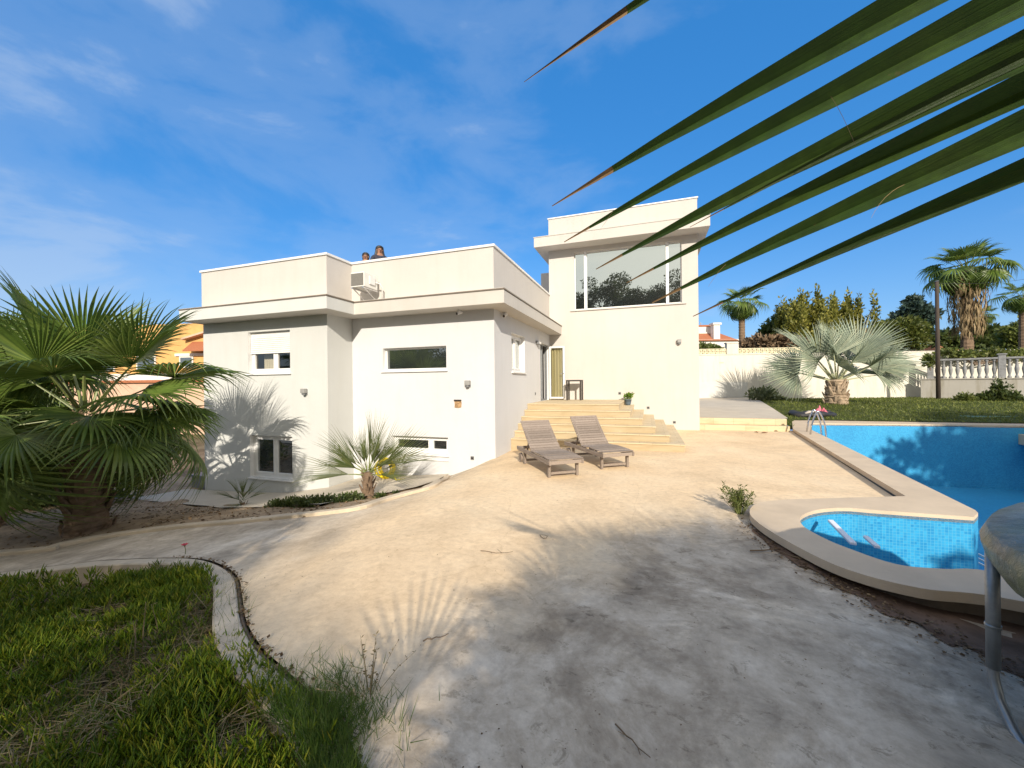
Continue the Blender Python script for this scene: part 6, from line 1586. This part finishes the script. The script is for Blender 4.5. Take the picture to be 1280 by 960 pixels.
# orange neighbour house on the left, behind the fan palm
dN = 24; n0 = at_d(262, 500, dN); kN = dN/F
nh = house('neighbour_house', 'orange and pink house with tiled ledges behind the big fan palm on the left', (n0.x, n0.y, -1.6), math.atan2(CR.y, CR.x)-.12)
zN = lambda py: at_d(225, py, dN).z+1.6
xN = lambda px: (px-262)*kN
def nb_box(name, mat, px0, px1, py0, py1, y0, y1, parent=nh, bev=0.0):
    s = MB(); s.box((xN(px0), y0, zN(py1)), (xN(px1), y1, zN(py0))); return s.build(name, mat, parent, bevel=bev)
nb_box('wall', M_PINKW, -60, 300, 478, 640, 0, .3); nb_box('wall', M_PEACH, -60, 300, 398, 478, 1.6, 8)
nb_box('ledge', M_TILE_R, -62, 300, 474.5, 477.9, -.15, 1.7); nb_box('balcony_wall', M_HW, 60, 232, 466, 474.4, .1, .3)
s = MB(); s.hexa([(xN(205), .9, zN(437)), (xN(305), .9, zN(437)), (xN(305), 1.65, zN(424)), (xN(205), 1.65, zN(424)), (xN(205), .9, zN(435.5)), (xN(305), .9, zN(435.5)), (xN(305), 1.65, zN(422)), (xN(205), 1.65, zN(422))]); s.build('tiled_ledge', M_TILE_R, nh)
s = MB(); s.hexa([(xN(196), 1.2, zN(421)), (xN(236), 1.2, zN(411)), (xN(236), 1.58, zN(411)), (xN(196), 1.58, zN(421)), (xN(196), 1.2, zN(418.5)), (xN(236), 1.2, zN(408.5)), (xN(236), 1.58, zN(408.5)), (xN(196), 1.58, zN(418.5))]); s.build('stair_rail', M_PINKW, nh)
for (a, b, c, d) in ((186, 207, 442, 458), (120, 150, 440, 462), (60, 86, 440, 462)):
    f = nb_box('window', M_HW, a, b, c, d, 1.54, 1.598); nb_box('pane', M_GLASS, a+2, b-2, c+2, d-2, 1.52, 1.538, f)
nb_box('white_band', M_HW, 180, 300, 438.5, 442, 1.5, 1.598)
f = nb_box('window', M_HW, 240, 256, 460, 470, .5, 1.0); nb_box('pane', M_DARK, 241.5, 247, 461.5, 468.5, .46, .498, f); nb_box('pane', M_DARK, 249, 254.5, 461.5, 468.5, .46, .498, f)
s = MB(); s.tube([(xN(243), 5, zN(398)), (xN(243), 5, zN(380))], .04, 6); s.tube([(xN(230), 5, zN(398)), (xN(230), 5, zN(384))], .04, 6)
s.bar((xN(240), 5, zN(381)), (xN(247), 5, zN(383)), .04, .04); s.build('aerial', M_STEEL, nh)
s = MB(); s.tube([(xN(230.5), 4.9, zN(383)), (xN(231.5), 4.6, zN(383.5))], [.45, .1], 14); s.build('dish', M_HW, nh, smooth=True)
# boundary and greenery left of the palms
bush('boundary_hedge', 'dark hedge under and behind the left fan palms', 40, 640, 9.5, [(x, 600+((x*5) % 14), 40, 34) for x in range(-90, 110, 28)], 5200, .16, M_BROAD, 22, 'hedge', fill=.2)
bush('boundary_hedge', 'dark bushy foliage at the left edge behind the second fan palm', 10, 560, 13, [(x, 520+((x*11) % 30), 34, 30) for x in range(-110, 60, 26)], 4200, .2, M_BROAD, 23, 'hedge', fill=.2)
# low dark block at the house's left foot
s = MB(); p = at_y(242, 612, 8.3); s.box((0, 0, -.2), (.75, .5, .34)); s.box((-.05, -.05, .341), (.78, .55, .39))
tag(s.build('utility_box', M_GREYMET, loc=(-12.72, 8.0, -1.36), bevel=.01), 'low grey box at the left foot of the villa wall', 'utility box')
